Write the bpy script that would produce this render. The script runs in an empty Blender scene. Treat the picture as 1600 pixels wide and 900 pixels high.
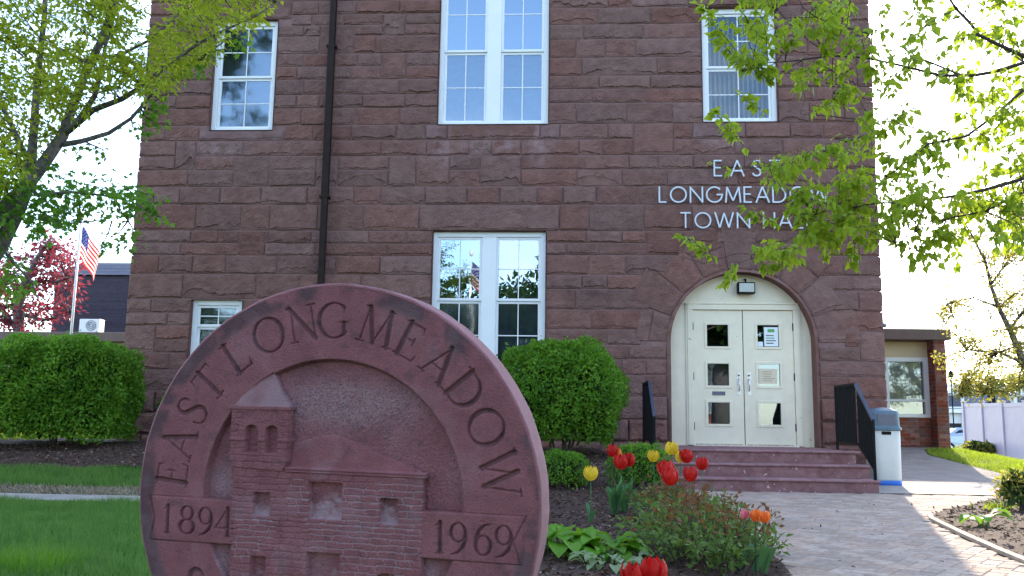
import bpy, math, random
import numpy as np
from mathutils import Vector, Matrix, noise
S = bpy.context.scene
col = S.collection
rnd = random.Random(7)
rng = np.random.default_rng(7)
PI = math.pi

# ------------------------------------------------------------------ camera
EYE = 0.82
CAM = Vector((0.0, -13.95, EYE))
FPX, PITCH, YAW, ROLL = 1400.0, 0.147674, 0.0598997, 0.0145631
FW = Vector((-math.sin(YAW)*math.cos(PITCH), math.cos(YAW)*math.cos(PITCH), math.sin(PITCH)))
RT = Vector((math.cos(YAW), math.sin(YAW), 0)); UPV = RT.cross(FW)
CX = RT*math.cos(ROLL) + UPV*math.sin(ROLL); CY = -RT*math.sin(ROLL) + UPV*math.cos(ROLL)
cam = bpy.data.cameras.new('camera'); camo = bpy.data.objects.new('camera', cam); col.objects.link(camo)
camo.matrix_world = Matrix(((CX.x, CY.x, -FW.x, CAM.x), (CX.y, CY.y, -FW.y, CAM.y), (CX.z, CY.z, -FW.z, CAM.z), (0, 0, 0, 1)))
cam.sensor_width = 36; cam.lens = FPX/1600*36; cam.clip_end = 2000; cam.clip_start = .05
S.camera = camo
def at(px, py, Y):
    "world point where the sight line of a photo pixel meets the plane y = Y"
    d = FW*FPX + CX*(px-800) + CY*(450-py)
    return CAM + d*((Y-CAM.y)/d.y)

# ------------------------------------------------------------------ sky, sun, exposure
SUN_AZ, SUN_EL = math.radians(16.5), math.radians(27)
W = bpy.data.worlds.new('World'); S.world = W; W.use_nodes = True
nt = W.node_tree; N = nt.nodes; L = nt.links
bg = N['Background']; bg.inputs[1].default_value = 0.15
sky = N.new('ShaderNodeTexSky'); sky.sky_type = 'NISHITA'; sky.sun_disc = False
sky.sun_elevation = SUN_EL; sky.sun_rotation = SUN_AZ; sky.dust_density = .6; sky.air_density = 1.0; sky.ozone_density = 1.6
tc = N.new('ShaderNodeTexCoord'); mp = N.new('ShaderNodeMapping'); mp.inputs['Scale'].default_value = (1, 1, 2.6)
cn = N.new('ShaderNodeTexNoise'); cn.inputs['Scale'].default_value = 2.3; cn.inputs['Detail'].default_value = 7; cn.inputs['Roughness'].default_value = .56
cr = N.new('ShaderNodeValToRGB'); cr.color_ramp.elements[0].position = .5; cr.color_ramp.elements[1].position = .72
cr.color_ramp.elements[0].color = (0, 0, 0, 1); cr.color_ramp.elements[1].color = (.75, .75, .75, 1)
mx = N.new('ShaderNodeMix'); mx.data_type = 'RGBA'; mx.inputs['B'].default_value = (7.5, 7.4, 7.6, 1)
L.new(tc.outputs['Generated'], mp.inputs['Vector']); L.new(mp.outputs[0], cn.inputs['Vector']); L.new(cn.outputs[0], cr.inputs[0])
L.new(cr.outputs[0], mx.inputs['Factor']); L.new(sky.outputs[0], mx.inputs['A']); L.new(mx.outputs['Result'], bg.inputs[0])
sl = bpy.data.lights.new('sun', 'SUN'); sl.energy = 2.6; sl.angle = math.radians(.5); sl.color = (1, .86, .66)
so = bpy.data.objects.new('sun', sl); col.objects.link(so)
sd = Vector((math.sin(SUN_AZ)*math.cos(SUN_EL), math.cos(SUN_AZ)*math.cos(SUN_EL), math.sin(SUN_EL)))
so.rotation_euler = (-sd).to_track_quat('-Z', 'Y').to_euler()
S.view_settings.view_transform = 'Standard'; S.view_settings.look = 'None'; S.view_settings.gamma = 1
S.view_settings.use_curve_mapping = False; S.view_settings.exposure = 2.22

# ------------------------------------------------------------------ helpers
def tag(o, label=None, cat=None, group=None, kind=None):
    if label: o['label'] = label
    if cat: o['category'] = cat
    if group: o['group'] = group
    if kind: o['kind'] = kind
    return o
def empty(name, loc, label=None, cat=None, group=None):
    o = bpy.data.objects.new(name, None); o.location = loc; col.objects.link(o); o.empty_display_size = .1
    return tag(o, label, cat, group)
def link(name, me, parent=None, world=True):
    o = bpy.data.objects.new(name, me); col.objects.link(o)
    if parent is not None:
        o.parent = parent
        if world: o.matrix_parent_inverse = PM(parent).inverted()
    return o
def PM(p):
    m = Matrix.Translation(p.location) @ p.rotation_euler.to_matrix().to_4x4() @ Matrix.Diagonal((*p.scale, 1))
    return (PM(p.parent) @ p.matrix_parent_inverse @ m) if p.parent else m
class MB:
    def __init__(s): s.v = []; s.f = []; s.mi = []; s.mats = []
    def m(s, mat):
        if mat not in s.mats: s.mats.append(mat)
        return s.mats.index(mat)
    def add(s, vs, fs, mat=None):
        b = len(s.v); s.v += [tuple(p) for p in vs]; k = s.m(mat) if mat else 0
        for f in fs: s.f.append([b+i for i in f]); s.mi.append(k)
        return s
    def box(s, x0, x1, y0, y1, z0, z1, mat=None, M=None):
        vs = [Vector(p) for p in ((x0,y0,z0),(x1,y0,z0),(x1,y1,z0),(x0,y1,z0),(x0,y0,z1),(x1,y0,z1),(x1,y1,z1),(x0,y1,z1))]
        if M is not None: vs = [M @ p for p in vs]
        return s.add(vs, [(3,2,1,0),(4,5,6,7),(0,1,5,4),(1,2,6,5),(2,3,7,6),(3,0,4,7)], mat)
    def tube(s, pts, rad, n=6, mat=None, cap=True):
        pts = [Vector(p) for p in pts]; R = rad if isinstance(rad, (list, tuple)) else [rad]*len(pts)
        vs = []; fs = []; pu = None
        for i, p in enumerate(pts):
            t = (pts[min(i+1, len(pts)-1)]-pts[max(i-1, 0)])
            if t.length < 1e-9: t = Vector((0,0,1))
            t.normalize()
            if pu is None: pu = t.orthogonal().normalized()
            pu = (pu - t*pu.dot(t)); pu = pu.normalized() if pu.length > 1e-6 else t.orthogonal().normalized()
            w = t.cross(pu)
            for k in range(n):
                a = 2*PI*k/n; vs.append(p + (pu*math.cos(a)+w*math.sin(a))*R[i])
        for i in range(len(pts)-1):
            for k in range(n): fs.append((i*n+k, i*n+(k+1)%n, (i+1)*n+(k+1)%n, (i+1)*n+k))
        if cap: fs += [tuple(range(n-1, -1, -1)), tuple((len(pts)-1)*n+k for k in range(n))]
        return s.add(vs, fs, mat)
    def lathe(s, prof, n=24, c=(0,0,0), mat=None, sq=0):
        vs = []; fs = []
        for r, z in prof:
            for k in range(n):
                a = 2*PI*(k+.5)/n; q = 1.0
                if sq: q = 1/((abs(math.cos(a))**sq+abs(math.sin(a))**sq)**(1/sq))
                vs.append((c[0]+r*q*math.cos(a), c[1]+r*q*math.sin(a), c[2]+z))
        for i in range(len(prof)-1):
            for k in range(n): fs.append((i*n+k, i*n+(k+1)%n, (i+1)*n+(k+1)%n, (i+1)*n+k))
        fs += [tuple(range(n-1, -1, -1)), tuple((len(prof)-1)*n+k for k in range(n))]
        return s.add(vs, fs, mat)
    def mesh(s, name, mat=None, smooth=False):
        me = bpy.data.meshes.new(name); me.from_pydata(s.v, [], s.f)
        for m in (s.mats or [mat]): me.materials.append(m)
        if len(s.mats) > 1: me.polygons.foreach_set('material_index', s.mi)
        if smooth: me.polygons.foreach_set('use_smooth', [True]*len(me.polygons))
        me.update(); return me
    def build(s, name, mat=None, parent=None, smooth=False, bevel=0):
        o = link(name, s.mesh(name, mat, smooth), parent)
        if bevel:
            b = o.modifiers.new('b', 'BEVEL'); b.width = bevel; b.segments = 2; b.limit_method = 'ANGLE'
        return o
def npmesh(name, V, F, mat, smooth=False, attrs=None, mi=None):
    V = np.ascontiguousarray(V, np.float32); F = np.ascontiguousarray(F, np.int32); k = F.shape[1]
    me = bpy.data.meshes.new(name); me.vertices.add(len(V)); me.vertices.foreach_set('co', V.ravel())
    me.loops.add(F.size); me.loops.foreach_set('vertex_index', F.ravel())
    me.polygons.add(len(F)); me.polygons.foreach_set('loop_start', np.arange(0, F.size, k, dtype=np.int32))
    try: me.polygons.foreach_set('loop_total', np.full(len(F), k, np.int32))
    except Exception: pass
    for m in (mat if isinstance(mat, list) else [mat]): me.materials.append(m)
    if mi is not None: me.polygons.foreach_set('material_index', np.asarray(mi, np.int32))
    me.polygons.foreach_set('use_smooth', np.full(len(F), smooth))
    me.update(calc_edges=True)
    for an, av in (attrs or {}).items():
        a = me.attributes.new(an, 'FLOAT', 'POINT'); a.data.foreach_set('value', np.asarray(av, np.float32))
    return me
def bx(name, x0, x1, y0, y1, z0, z1, mat, parent=None, bevel=0): return MB().box(x0, x1, y0, y1, z0, z1).build(name, mat, parent, bevel=bevel)
def sm(a, b, x):
    t = min(1, max(0, (x-a)/(b-a))); return t*t*(3-2*t)
def nsm(a, b, x):
    t = np.clip((x-a)/(b-a), 0, 1); return t*t*(3-2*t)

# ------------------------------------------------------------------ materials
def mat(name, base, rough=.8, var=.0, nscale=8, col2=None, bump=0, bscale=60, metal=0, spec=.3, detail=6, objvar=0, speck=None, isl=0, bdist=.01):
    m = bpy.data.materials.new(name); m.use_nodes = True; t = m.node_tree; n = t.nodes; l = t.links
    p = n['Principled BSDF']; p.inputs['Roughness'].default_value = rough; p.inputs['Metallic'].default_value = metal
    p.inputs['Specular IOR Level'].default_value = spec
    c2 = col2 or tuple(min(1, c*(1+var)) for c in base); c1 = base if col2 else tuple(c*(1-var) for c in base)
    co = n.new('ShaderNodeTexCoord'); nz = n.new('ShaderNodeTexNoise'); nz.inputs['Scale'].default_value = nscale; nz.inputs['Detail'].default_value = detail
    nz.inputs['Roughness'].default_value = .62
    geo = n.new('ShaderNodeNewGeometry')
    l.new(geo.outputs['Position'], nz.inputs['Vector'])
    if objvar:
        oo = n.new('ShaderNodeObjectInfo'); vm = n.new('ShaderNodeVectorMath'); vm.operation = 'SCALE'; vm.inputs[0].default_value = (31, 17, 23); l.new(oo.outputs['Random'], vm.inputs['Scale'])
        va = n.new('ShaderNodeVectorMath'); l.new(geo.outputs['Position'], va.inputs[0]); l.new(vm.outputs[0], va.inputs[1]); l.new(va.outputs[0], nz.inputs['Vector'])
    rp = n.new('ShaderNodeValToRGB'); rp.color_ramp.elements[0].position = .32; rp.color_ramp.elements[1].position = .68
    rp.color_ramp.elements[0].color = (*c1, 1); rp.color_ramp.elements[1].color = (*c2, 1)
    l.new(nz.outputs[0], rp.inputs[0]); out = rp.outputs[0]
    if objvar or isl:
        oi = n.new('ShaderNodeObjectInfo'); ad = n.new('ShaderNodeMath'); ad.operation = 'ADD'
        l.new(oi.outputs['Random'], ad.inputs[0]); l.new(geo.outputs['Random Per Island'], ad.inputs[1])
        fr = n.new('ShaderNodeMath'); fr.operation = 'FRACT'; l.new(ad.outputs[0], fr.inputs[0])
        mr = n.new('ShaderNodeMapRange'); mr.inputs[3].default_value = 1-objvar; mr.inputs[4].default_value = 1+objvar
        l.new(fr.outputs[0], mr.inputs[0])
        hs = n.new('ShaderNodeHueSaturation'); l.new(out, hs.inputs['Color']); l.new(mr.outputs[0], hs.inputs['Value'])
        f2 = n.new('ShaderNodeMath'); f2.operation = 'MULTIPLY'; f2.inputs[1].default_value = 7.31; l.new(fr.outputs[0], f2.inputs[0])
        f3 = n.new('ShaderNodeMath'); f3.operation = 'FRACT'; l.new(f2.outputs[0], f3.inputs[0])
        m3 = n.new('ShaderNodeMapRange'); m3.inputs[3].default_value = 1-objvar*1.2; m3.inputs[4].default_value = 1+objvar*.8; l.new(f3.outputs[0], m3.inputs[0])
        l.new(m3.outputs[0], hs.inputs['Saturation']); out = hs.outputs[0]
    if speck:
        vz = n.new('ShaderNodeTexNoise'); vz.inputs['Scale'].default_value = speck[1]; vz.inputs['Detail'].default_value = 2; l.new(geo.outputs['Position'], vz.inputs['Vector'])
        vr = n.new('ShaderNodeValToRGB'); vr.color_ramp.elements[0].position = speck[2]; vr.color_ramp.elements[1].position = speck[2]+.06; l.new(vz.outputs[0], vr.inputs[0])
        mm = n.new('ShaderNodeMix'); mm.data_type = 'RGBA'; mm.inputs['B'].default_value = (*speck[0], 1)
        l.new(vr.outputs[0], mm.inputs['Factor']); l.new(out, mm.inputs['A']); out = mm.outputs['Result']
    l.new(out, p.inputs['Base Color'])
    if bump:
        b = n.new('ShaderNodeBump'); b.inputs['Strength'].default_value = min(1, bump); b.inputs['Distance'].default_value = bdist
        bz = n.new('ShaderNodeTexNoise'); bz.inputs['Scale'].default_value = bscale; bz.inputs['Detail'].default_value = 5; l.new(geo.outputs['Position'], bz.inputs['Vector'])
        l.new(bz.outputs[0], b.inputs['Height']); l.new(b.outputs[0], p.inputs['Normal'])
    m['out'] = 0
    return m
def leafmat(name, c1, c2, trans, tfac=.45, rough=.45, nsc=3.0):
    "leaf: reflective face plus light let through; colour varies leaf by leaf"
    m = bpy.data.materials.new(name); m.use_nodes = True; t = m.node_tree; n = t.nodes; l = t.links
    p = n['Principled BSDF']; p.inputs['Roughness'].default_value = rough; p.inputs['Specular IOR Level'].default_value = .25
    geo = n.new('ShaderNodeNewGeometry'); oi = n.new('ShaderNodeObjectInfo')
    ad = n.new('ShaderNodeMath'); ad.operation = 'ADD'; l.new(oi.outputs['Random'], ad.inputs[0]); l.new(geo.outputs['Random Per Island'], ad.inputs[1])
    fr = n.new('ShaderNodeMath'); fr.operation = 'FRACT'; l.new(ad.outputs[0], fr.inputs[0])
    nz = n.new('ShaderNodeTexNoise'); nz.inputs['Scale'].default_value = nsc; l.new(geo.outputs['Position'], nz.inputs['Vector'])
    av = n.new('ShaderNodeMath'); av.operation = 'MULTIPLY_ADD'; av.inputs[1].default_value = .6; l.new(fr.outputs[0], av.inputs[0])
    sc = n.new('ShaderNodeMath'); sc.operation = 'MULTIPLY_ADD'; sc.inputs[1].default_value = 1.2; sc.inputs[2].default_value = -.4; l.new(nz.outputs[0], sc.inputs[0]); l.new(sc.outputs[0], av.inputs[2])
    rp = n.new('ShaderNodeValToRGB'); rp.color_ramp.elements[0].color = (*c1, 1); rp.color_ramp.elements[1].color = (*c2, 1); rp.color_ramp.elements[0].position = .1; rp.color_ramp.elements[1].position = .9
    l.new(av.outputs[0], rp.inputs[0]); l.new(rp.outputs[0], p.inputs['Base Color'])
    tr = n.new('ShaderNodeBsdfTranslucent')
    hs = n.new('ShaderNodeMix'); hs.data_type = 'RGBA'; hs.inputs['Factor'].default_value = .7; hs.inputs['B'].default_value = (*trans, 1); l.new(rp.outputs[0], hs.inputs['A']); l.new(hs.outputs['Result'], tr.inputs[0])
    ms = n.new('ShaderNodeMixShader'); ms.inputs[0].default_value = tfac; l.new(p.outputs[0], ms.inputs[1]); l.new(tr.outputs[0], ms.inputs[2]); l.new(ms.outputs[0], n['Material Output'].inputs[0])
    return m
def glassmat(name, refl, tint=(1, 1, 1), rough=.0, wav=0.0):
    m = bpy.data.materials.new(name); m.use_nodes = True; t = m.node_tree; n = t.nodes; l = t.links; n.remove(n['Principled BSDF'])
    g = n.new('ShaderNodeBsdfGlossy'); g.inputs['Roughness'].default_value = rough; g.inputs['Color'].default_value = (.72, .86, 1, 1); tr = n.new('ShaderNodeBsdfTransparent'); tr.inputs[0].default_value = (*tint, 1)
    fz = n.new('ShaderNodeFresnel'); fz.inputs[0].default_value = 1.5; ad = n.new('ShaderNodeMath'); ad.inputs[1].default_value = refl; l.new(fz.outputs[0], ad.inputs[0])
    ms = n.new('ShaderNodeMixShader'); l.new(ad.outputs[0], ms.inputs[0]); l.new(tr.outputs[0], ms.inputs[1]); l.new(g.outputs[0], ms.inputs[2]); l.new(ms.outputs[0], n['Material Output'].inputs[0])
    if wav:
        geo = n.new('ShaderNodeNewGeometry'); bz = n.new('ShaderNodeTexNoise'); bz.inputs['Scale'].default_value = 2.2; l.new(geo.outputs['Position'], bz.inputs['Vector'])
        b = n.new('ShaderNodeBump'); b.inputs['Strength'].default_value = wav; b.inputs['Distance'].default_value = .02; l.new(bz.outputs[0], b.inputs['Height']); l.new(b.outputs[0], g.inputs['Normal'])
    return m
M = {}
M['stone'] = mat('brownstone', (.140, .070, .060), .92, col2=(.206, .110, .095), nscale=5.5, bump=1, bscale=38, bdist=.022, objvar=.115, isl=1)
def stains(m):
    "pale salts washed down under the upper window and dark soot low on the wall, broken up by noise"
    t = m.node_tree; n = t.nodes; l = t.links; p = n['Principled BSDF']; src = p.inputs['Base Color'].links[0].from_socket; geo = n.new('ShaderNodeNewGeometry')
    def blob(c, sc):
        a = n.new('ShaderNodeVectorMath'); a.operation = 'SUBTRACT'; a.inputs[1].default_value = c; l.new(geo.outputs['Position'], a.inputs[0]); b = n.new('ShaderNodeVectorMath'); b.operation = 'DIVIDE'; b.inputs[1].default_value = sc; l.new(a.outputs[0], b.inputs[0])
        d = n.new('ShaderNodeVectorMath'); d.operation = 'LENGTH'; l.new(b.outputs[0], d.inputs[0]); e = n.new('ShaderNodeMapRange'); e.interpolation_type = 'SMOOTHSTEP'; e.inputs[1].default_value = 1; e.inputs[2].default_value = 0; l.new(d.outputs['Value'], e.inputs[0]); return e.outputs[0]
    nz = n.new('ShaderNodeTexNoise'); nz.inputs['Scale'].default_value = 7; nz.inputs['Detail'].default_value = 6; l.new(geo.outputs['Position'], nz.inputs['Vector'])
    nr = n.new('ShaderNodeMapRange'); nr.inputs[1].default_value = .38; nr.inputs[2].default_value = .62; l.new(nz.outputs[0], nr.inputs[0])
    for blobs, colr, k in (([((-2.0, 0, 5.25), (.42, 1, .75)), ((-.42, 0, 5.3), (.36, 1, .7)), ((-1.2, 0, 5.25), (1.1, 1, .3)), ((2.5, 0, 5.3), (.5, 1, .3)), ((-5.7, 0, 5.2), (.8, 1, .3))], (.34, .24, .25), .55),
                     ([((-6.2, 0, .4), (2.6, 1, 1.6)), ((1.0, 0, .4), (1.6, 1, 1.2)), ((4.4, 0, .3), (1, 1, 1.1)), ((.2, 0, 2.9), (1.3, 1, .3)), ((-4.9, 0, 3.7), (1.6, 1, .35))], (.055, .032, .033), .6)):
        o = None
        for c, sc in blobs:
            b = blob(c, sc)
            if o is None: o = b
            else: q = n.new('ShaderNodeMath'); q.operation = 'MAXIMUM'; l.new(o, q.inputs[0]); l.new(b, q.inputs[1]); o = q.outputs[0]
        q = n.new('ShaderNodeMath'); q.operation = 'MULTIPLY'; l.new(o, q.inputs[0]); l.new(nr.outputs[0], q.inputs[1]); q2 = n.new('ShaderNodeMath'); q2.operation = 'MULTIPLY'; q2.inputs[1].default_value = k; l.new(q.outputs[0], q2.inputs[0])
        mx_ = n.new('ShaderNodeMix'); mx_.data_type = 'RGBA'; mx_.inputs['B'].default_value = (*colr, 1); l.new(q2.outputs[0], mx_.inputs['Factor']); l.new(src, mx_.inputs['A']); src = mx_.outputs['Result']
    l.new(src, p.inputs['Base Color'])
stains(M['stone'])
M['mortar'] = mat('mortar', (.205, .125, .120), .95, .14, 6, bump=.4, bscale=90)
M['sillstone'] = mat('spalled_brownstone', (.14, .074, .070), .9, col2=(.21, .135, .135), nscale=3.2, bump=.55, bscale=50)
M['reveal'] = mat('smooth_brownstone', (.145, .070, .060), .9, .18, 5, bump=.35, bscale=60)
M['white'] = mat('white_vinyl', (.74, .77, .80), .35, .03, 3, spec=.5)
M['cream'] = mat('cream_paint', (.74, .67, .52), .42, .05, 5, spec=.4, bump=.08, bscale=30, speck=((.42, .33, .2), 9, .72))
M['darkmetal'] = mat('black_painted_metal', (.006, .0065, .008), .6, .3, 12, spec=.12)
M['pipe'] = mat('dark_bronze_metal', (.022, .014, .013), .65, .25, 6, spec=.15)
M['steel'] = mat('brushed_steel', (.62, .62, .64), .3, .1, 20, metal=.7)
M['letter'] = mat('pale_enamel_letter', (.55, .62, .70), .4, .06, 9, spec=.4)
M['step'] = mat('red_brown_concrete_step', (.17, .075, .075), .85, col2=(.28, .15, .155), nscale=9, bump=.4, bscale=80, speck=((.55, .42, .42), 26, .66))
M['nosing'] = mat('step_nosing', (.25, .13, .14), .8, .2, 14, bump=.3, bscale=90, objvar=.12, isl=1)
M['paver'] = mat('path_paver', (.28, .205, .168), .9, col2=(.42, .33, .275), nscale=26, bump=.6, bscale=150, objvar=.17, isl=1)
M['sand'] = mat('joint_sand', (.19, .155, .14), .95, .3, 30, bump=.4)
M['asphalt'] = mat('worn_asphalt', (.15, .135, .13), .92, col2=(.26, .235, .225), nscale=3.5, bump=.6, bscale=120, speck=((.48, .45, .43), 140, .6))
M['concrete'] = mat('pale_concrete', (.30, .27, .25), .9, .16, 5, bump=.3, bscale=90)
M['soil'] = mat('grass_soil', (.035, .065, .018), .95, .3, 9, bump=.5)
M['mulch'] = mat('bark_mulch', (.058, .034, .026), .95, .4, 26, bump=1, bscale=70)
M['chip'] = mat('bark_chip', (.092, .054, .042), .9, .35, 12, objvar=.45, isl=1)
M['straw'] = mat('dry_straw', (.30, .24, .17), .9, .25, 40, objvar=.35, isl=1)
M['grass'] = leafmat('grass_blade', (.055, .15, .030), (.17, .30, .07), (.16, .34, .03), .35, .6, 5)
M['grass_sun'] = leafmat('grass_blade_sunlit', (.13, .22, .02), (.24, .32, .035), (.4, .5, .04), .45, .6, 1.0)  # the same grass with sunlight put into its colour
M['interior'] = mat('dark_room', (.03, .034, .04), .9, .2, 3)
M['curtain'] = mat('grey_blue_curtain', (.07, .095, .15), .9, col2=(.16, .19, .25), nscale=5)
M['blind'] = mat('pale_blind', (.30, .34, .34), .8, .1, 9)
M['blindgreen'] = mat('slatted_blind', (.18, .2, .15), .8, .1, 9)
M['glass'] = glassmat('window_glass', .30, (.8, .85, .85), 0, .05)
M['glassdark'] = glassmat('screened_window_glass', .17, (.55, .6, .65), .05, .08)
M['glassblind'] = glassmat('clear_window_glass', .05, (.85, .9, .9), 0, .05)
M['glassdoor'] = glassmat('door_glass', .14, (.7, .75, .75), 0, .05)
M['glassup'] = glassmat('upper_window_glass', .27, (.6, .75, .95), 0, .05)
M['bark'] = mat('tree_bark', (.075, .062, .06), .9, col2=(.20, .18, .18), nscale=22, bump=.8, bscale=60)
M['twig'] = mat('twig_bark', (.07, .052, .048), .85, .25, 30)
M['leafL'] = leafmat('maple_leaf', (.15, .25, .016), (.40, .45, .035), (.55, .62, .045), .58)
M['leafLow'] = leafmat('broad_maple_leaf', (.05, .17, .02), (.14, .30, .03), (.25, .45, .03), .5)
M['leafR'] = leafmat('fresh_leaf', (.12, .24, .015), (.30, .42, .03), (.45, .55, .03), .5)
M['leafGold'] = leafmat('budding_leaf', (.20, .19, .05), (.30, .33, .07), (.5, .45, .08), .5)
M['leafRed'] = leafmat('crimson_leaf', (.10, .02, .032), (.20, .04, .055), (.42, .06, .09), .45)
M['leafBush'] = leafmat('bush_leaf', (.045, .145, .012), (.165, .335, .028), (.20, .42, .02), .4)
M['leafFar'] = leafmat('distant_leaf', (.12, .16, .04), (.3, .32, .1), (.4, .4, .1), .4)
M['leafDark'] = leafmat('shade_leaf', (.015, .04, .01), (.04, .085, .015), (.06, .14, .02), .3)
M['leafRose'] = leafmat('rose_leaf', (.05, .135, .03), (.15, .22, .05), (.2, .3, .04), .35, nsc=6)
M['leafRoseRed'] = leafmat('young_rose_leaf', (.10, .045, .022), (.17, .10, .035), (.32, .12, .04), .35, nsc=6)
M['hosta'] = leafmat('hosta_leaf', (.07, .22, .014), (.15, .34, .025), (.25, .45, .03), .4, .4)
M['hostaedge'] = leafmat('pale_edged_leaf', (.15, .26, .10), (.30, .38, .24), (.5, .6, .3), .4, .4)
M['tulipleaf'] = leafmat('tulip_leaf', (.035, .12, .045), (.09, .20, .08), (.12, .27, .06), .35, .45)
M['redpetal'] = leafmat('red_petal', (.33, .004, .008), (.62, .03, .018), (.7, .015, .012), .45, .5, 55)
M['yelpetal'] = leafmat('yellow_petal', (.52, .33, .01), (.78, .60, .06), (.95, .7, .03), .45, .5, 55)
M['orpetal'] = leafmat('orange_petal', (.62, .07, .015), (.85, .33, .05), (.95, .25, .03), .45, .5, 60)
M['pinkpetal'] = leafmat('pink_petal', (.6, .10, .16), (.75, .25, .3), (.9, .3, .3), .4, .5)
M['brick'] = mat('red_brick', (.22, .075, .055), .9, .2, 20, bump=.3, bscale=120, objvar=.28, isl=1)
M['brickmortar'] = mat('brick_mortar', (.34, .26, .24), .95, .15, 20)
M['beige'] = mat('beige_render', (.62, .50, .34), .85, .06, 4)
M['fascia'] = mat('brown_fascia', (.16, .11, .10), .7, .1, 3)
M['fence'] = mat('mauve_white_vinyl', (.60, .52, .62), .5, .04, 3)
M['slate'] = mat('grey_roof_shingle', (.10, .11, .15), .75, .2, 12, objvar=.15, isl=1)
M['siding'] = mat('dark_cladding', (.045, .038, .058), .7, .2, 5, objvar=.12, isl=1)
M['offwhite'] = mat('bin_plastic_cream', (.58, .58, .54), .45, .05, 6)
M['bluegrey'] = mat('bin_plastic_blue_grey', (.10, .155, .20), .4, .1, 8)
M['blue'] = mat('blue_plastic', (.03, .15, .55), .4, .05, 8)
M['paper'] = mat('white_paper', (.72, .78, .82), .7, .03, 5)
M['beigepaper'] = mat('cream_paper', (.66, .56, .42), .7, .04, 5)
M['ink'] = mat('dark_ink', (.12, .10, .08), .7)
M['greenink'] = mat('green_print', (.12, .38, .12), .7)
M['flagred'] = leafmat('flag_red', (.5, .02, .03), (.55, .03, .04), (.8, .04, .04), .45, .7)
M['flagwhite'] = leafmat('flag_white', (.75, .72, .7), (.8, .78, .76), (.9, .8, .7), .45, .7)
M['flagblue'] = leafmat('flag_blue', (.02, .03, .16), (.03, .04, .2), (.04, .05, .3), .35, .7)
M['pole'] = mat('white_pole', (.75, .75, .74), .4, .04, 6)
M['housewhite'] = mat('white_clapboard', (.7, .7, .7), .7, .04, 4)
M['carpaint'] = mat('silver_blue_car_paint', (.35, .42, .52), .25, .03, 4, spec=.6, metal=.3)
M['rubber'] = mat('rubber', (.02, .02, .02), .8)
M['edging'] = mat('weathered_edging', (.40, .34, .28), .85, .2, 12)
M['lampglass'] = mat('frosted_lamp_glass', (.42, .46, .42), .2, .05, 20, spec=.5)

# ------------------------------------------------------------------ ground
def g(x, y):
    Lh = .42*sm(-6.0, -.6, y)+.15*sm(2, 20, y)
    Rh = .02*sm(-1, 0, y)+.42*sm(-.3, 7, y)-1.05*sm(12, 34, y)
    k = sm(7.7, 10.5, x); Rh = Rh*(1-k)+k*(-.34*sm(1, 18, y)-.35*sm(18, 34, y)); w = sm(.35, 1.45, x); return Lh*(1-w)+Rh*w
def axis(lo, hi, st, far):
    a = list(np.arange(lo, hi+1e-6, st)); s = st; x = hi; r = []
    while x < far: s *= 1.35; x += s; r.append(x)
    s = st; x = lo; l_ = []
    while x > -far: s *= 1.35; x -= s; l_.append(x)
    return np.array(l_[::-1]+a+r)
def sheet(name, xs, ys, mt, off, keep=None, hfun=None, kind='structure'):
    X, Y = np.meshgrid(xs, ys); Z = np.array([[ (hfun or g)(x, y)+off for x in xs] for y in ys])
    V = np.stack([X, Y, Z], -1).reshape(-1, 3); nx = len(xs); I = np.arange(len(ys)-1)[:, None]*nx+np.arange(nx-1)[None]
    F = np.stack([I, I+1, I+1+nx, I+nx], -1).reshape(-1, 4)
    if keep is not None:
        c = V[F].mean(1); F = F[[keep(p[0], p[1]) for p in c]]
        u, inv = np.unique(F, return_inverse=True); V = V[u]; F = inv.reshape(F.shape)
    o = link(name, npmesh(name, V, F, mt, True)); return tag(o, kind=kind)
def inpoly(x, y, P):
    c = False; j = len(P)-1
    for i in range(len(P)):
        if (P[i][1] > y) != (P[j][1] > y) and x < (P[j][0]-P[i][0])*(y-P[i][1])/(P[j][1]-P[i][1])+P[i][0]: c = not c
        j = i
    return c
def polysheet(name, P, mt, off, st=.12, hfun=None):
    "sheet clipped to a polygon: grid cells inside, with outline vertices snapped to the outline"
    import bmesh
    bm = bmesh.new(); xs = [p[0] for p in P]; ys = [p[1] for p in P]
    f = bm.faces.new([bm.verts.new((p[0], p[1], 0)) for p in P])
    for a, b, ax in ((min(xs), max(xs), 0), (min(ys), max(ys), 1)):
        k = a+st
        while k < b:
            co = (k, 0, 0) if ax == 0 else (0, k, 0); no = (1, 0, 0) if ax == 0 else (0, 1, 0)
            bmesh.ops.bisect_plane(bm, geom=bm.verts[:]+bm.edges[:]+bm.faces[:], plane_co=co, plane_no=no); k += st
    for v in bm.verts: v.co.z = (hfun or g)(v.co.x, v.co.y)+off
    bm.normal_update()
    for f in bm.faces:
        if f.normal.z < 0: f.normal_flip()
        f.smooth = True
    me = bpy.data.meshes.new(name); bm.to_mesh(me); bm.free(); me.materials.append(mt)
    return tag(link(name, me), kind='structure')
sheet('ground', axis(-12, 12, .4, 900), axis(-15, 12, .4, 900), M['soil'], -.03)
PATH_L = [(1.28, -15.5), (1.25, -9.6), (1.28, -8.6), (1.36, -7.4), (1.45, -6.2), (1.50, -5.0), (1.42, -4.0), (1.40, -2.5)]
PATH_R = [(5.62, -2.5), (5.45, -2.38), (4.71, -3.4), (3.90, -4.45), (3.42, -5.15), (3.22, -5.62), (3.08, -6.3), (2.97, -6.9), (2.84, -7.7), (2.75, -8.4), (2.62, -9.6), (2.6, -15.5)]
PATHP = PATH_L+PATH_R
polysheet('path_bed', PATHP, M['sand'], .002, .5)
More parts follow.
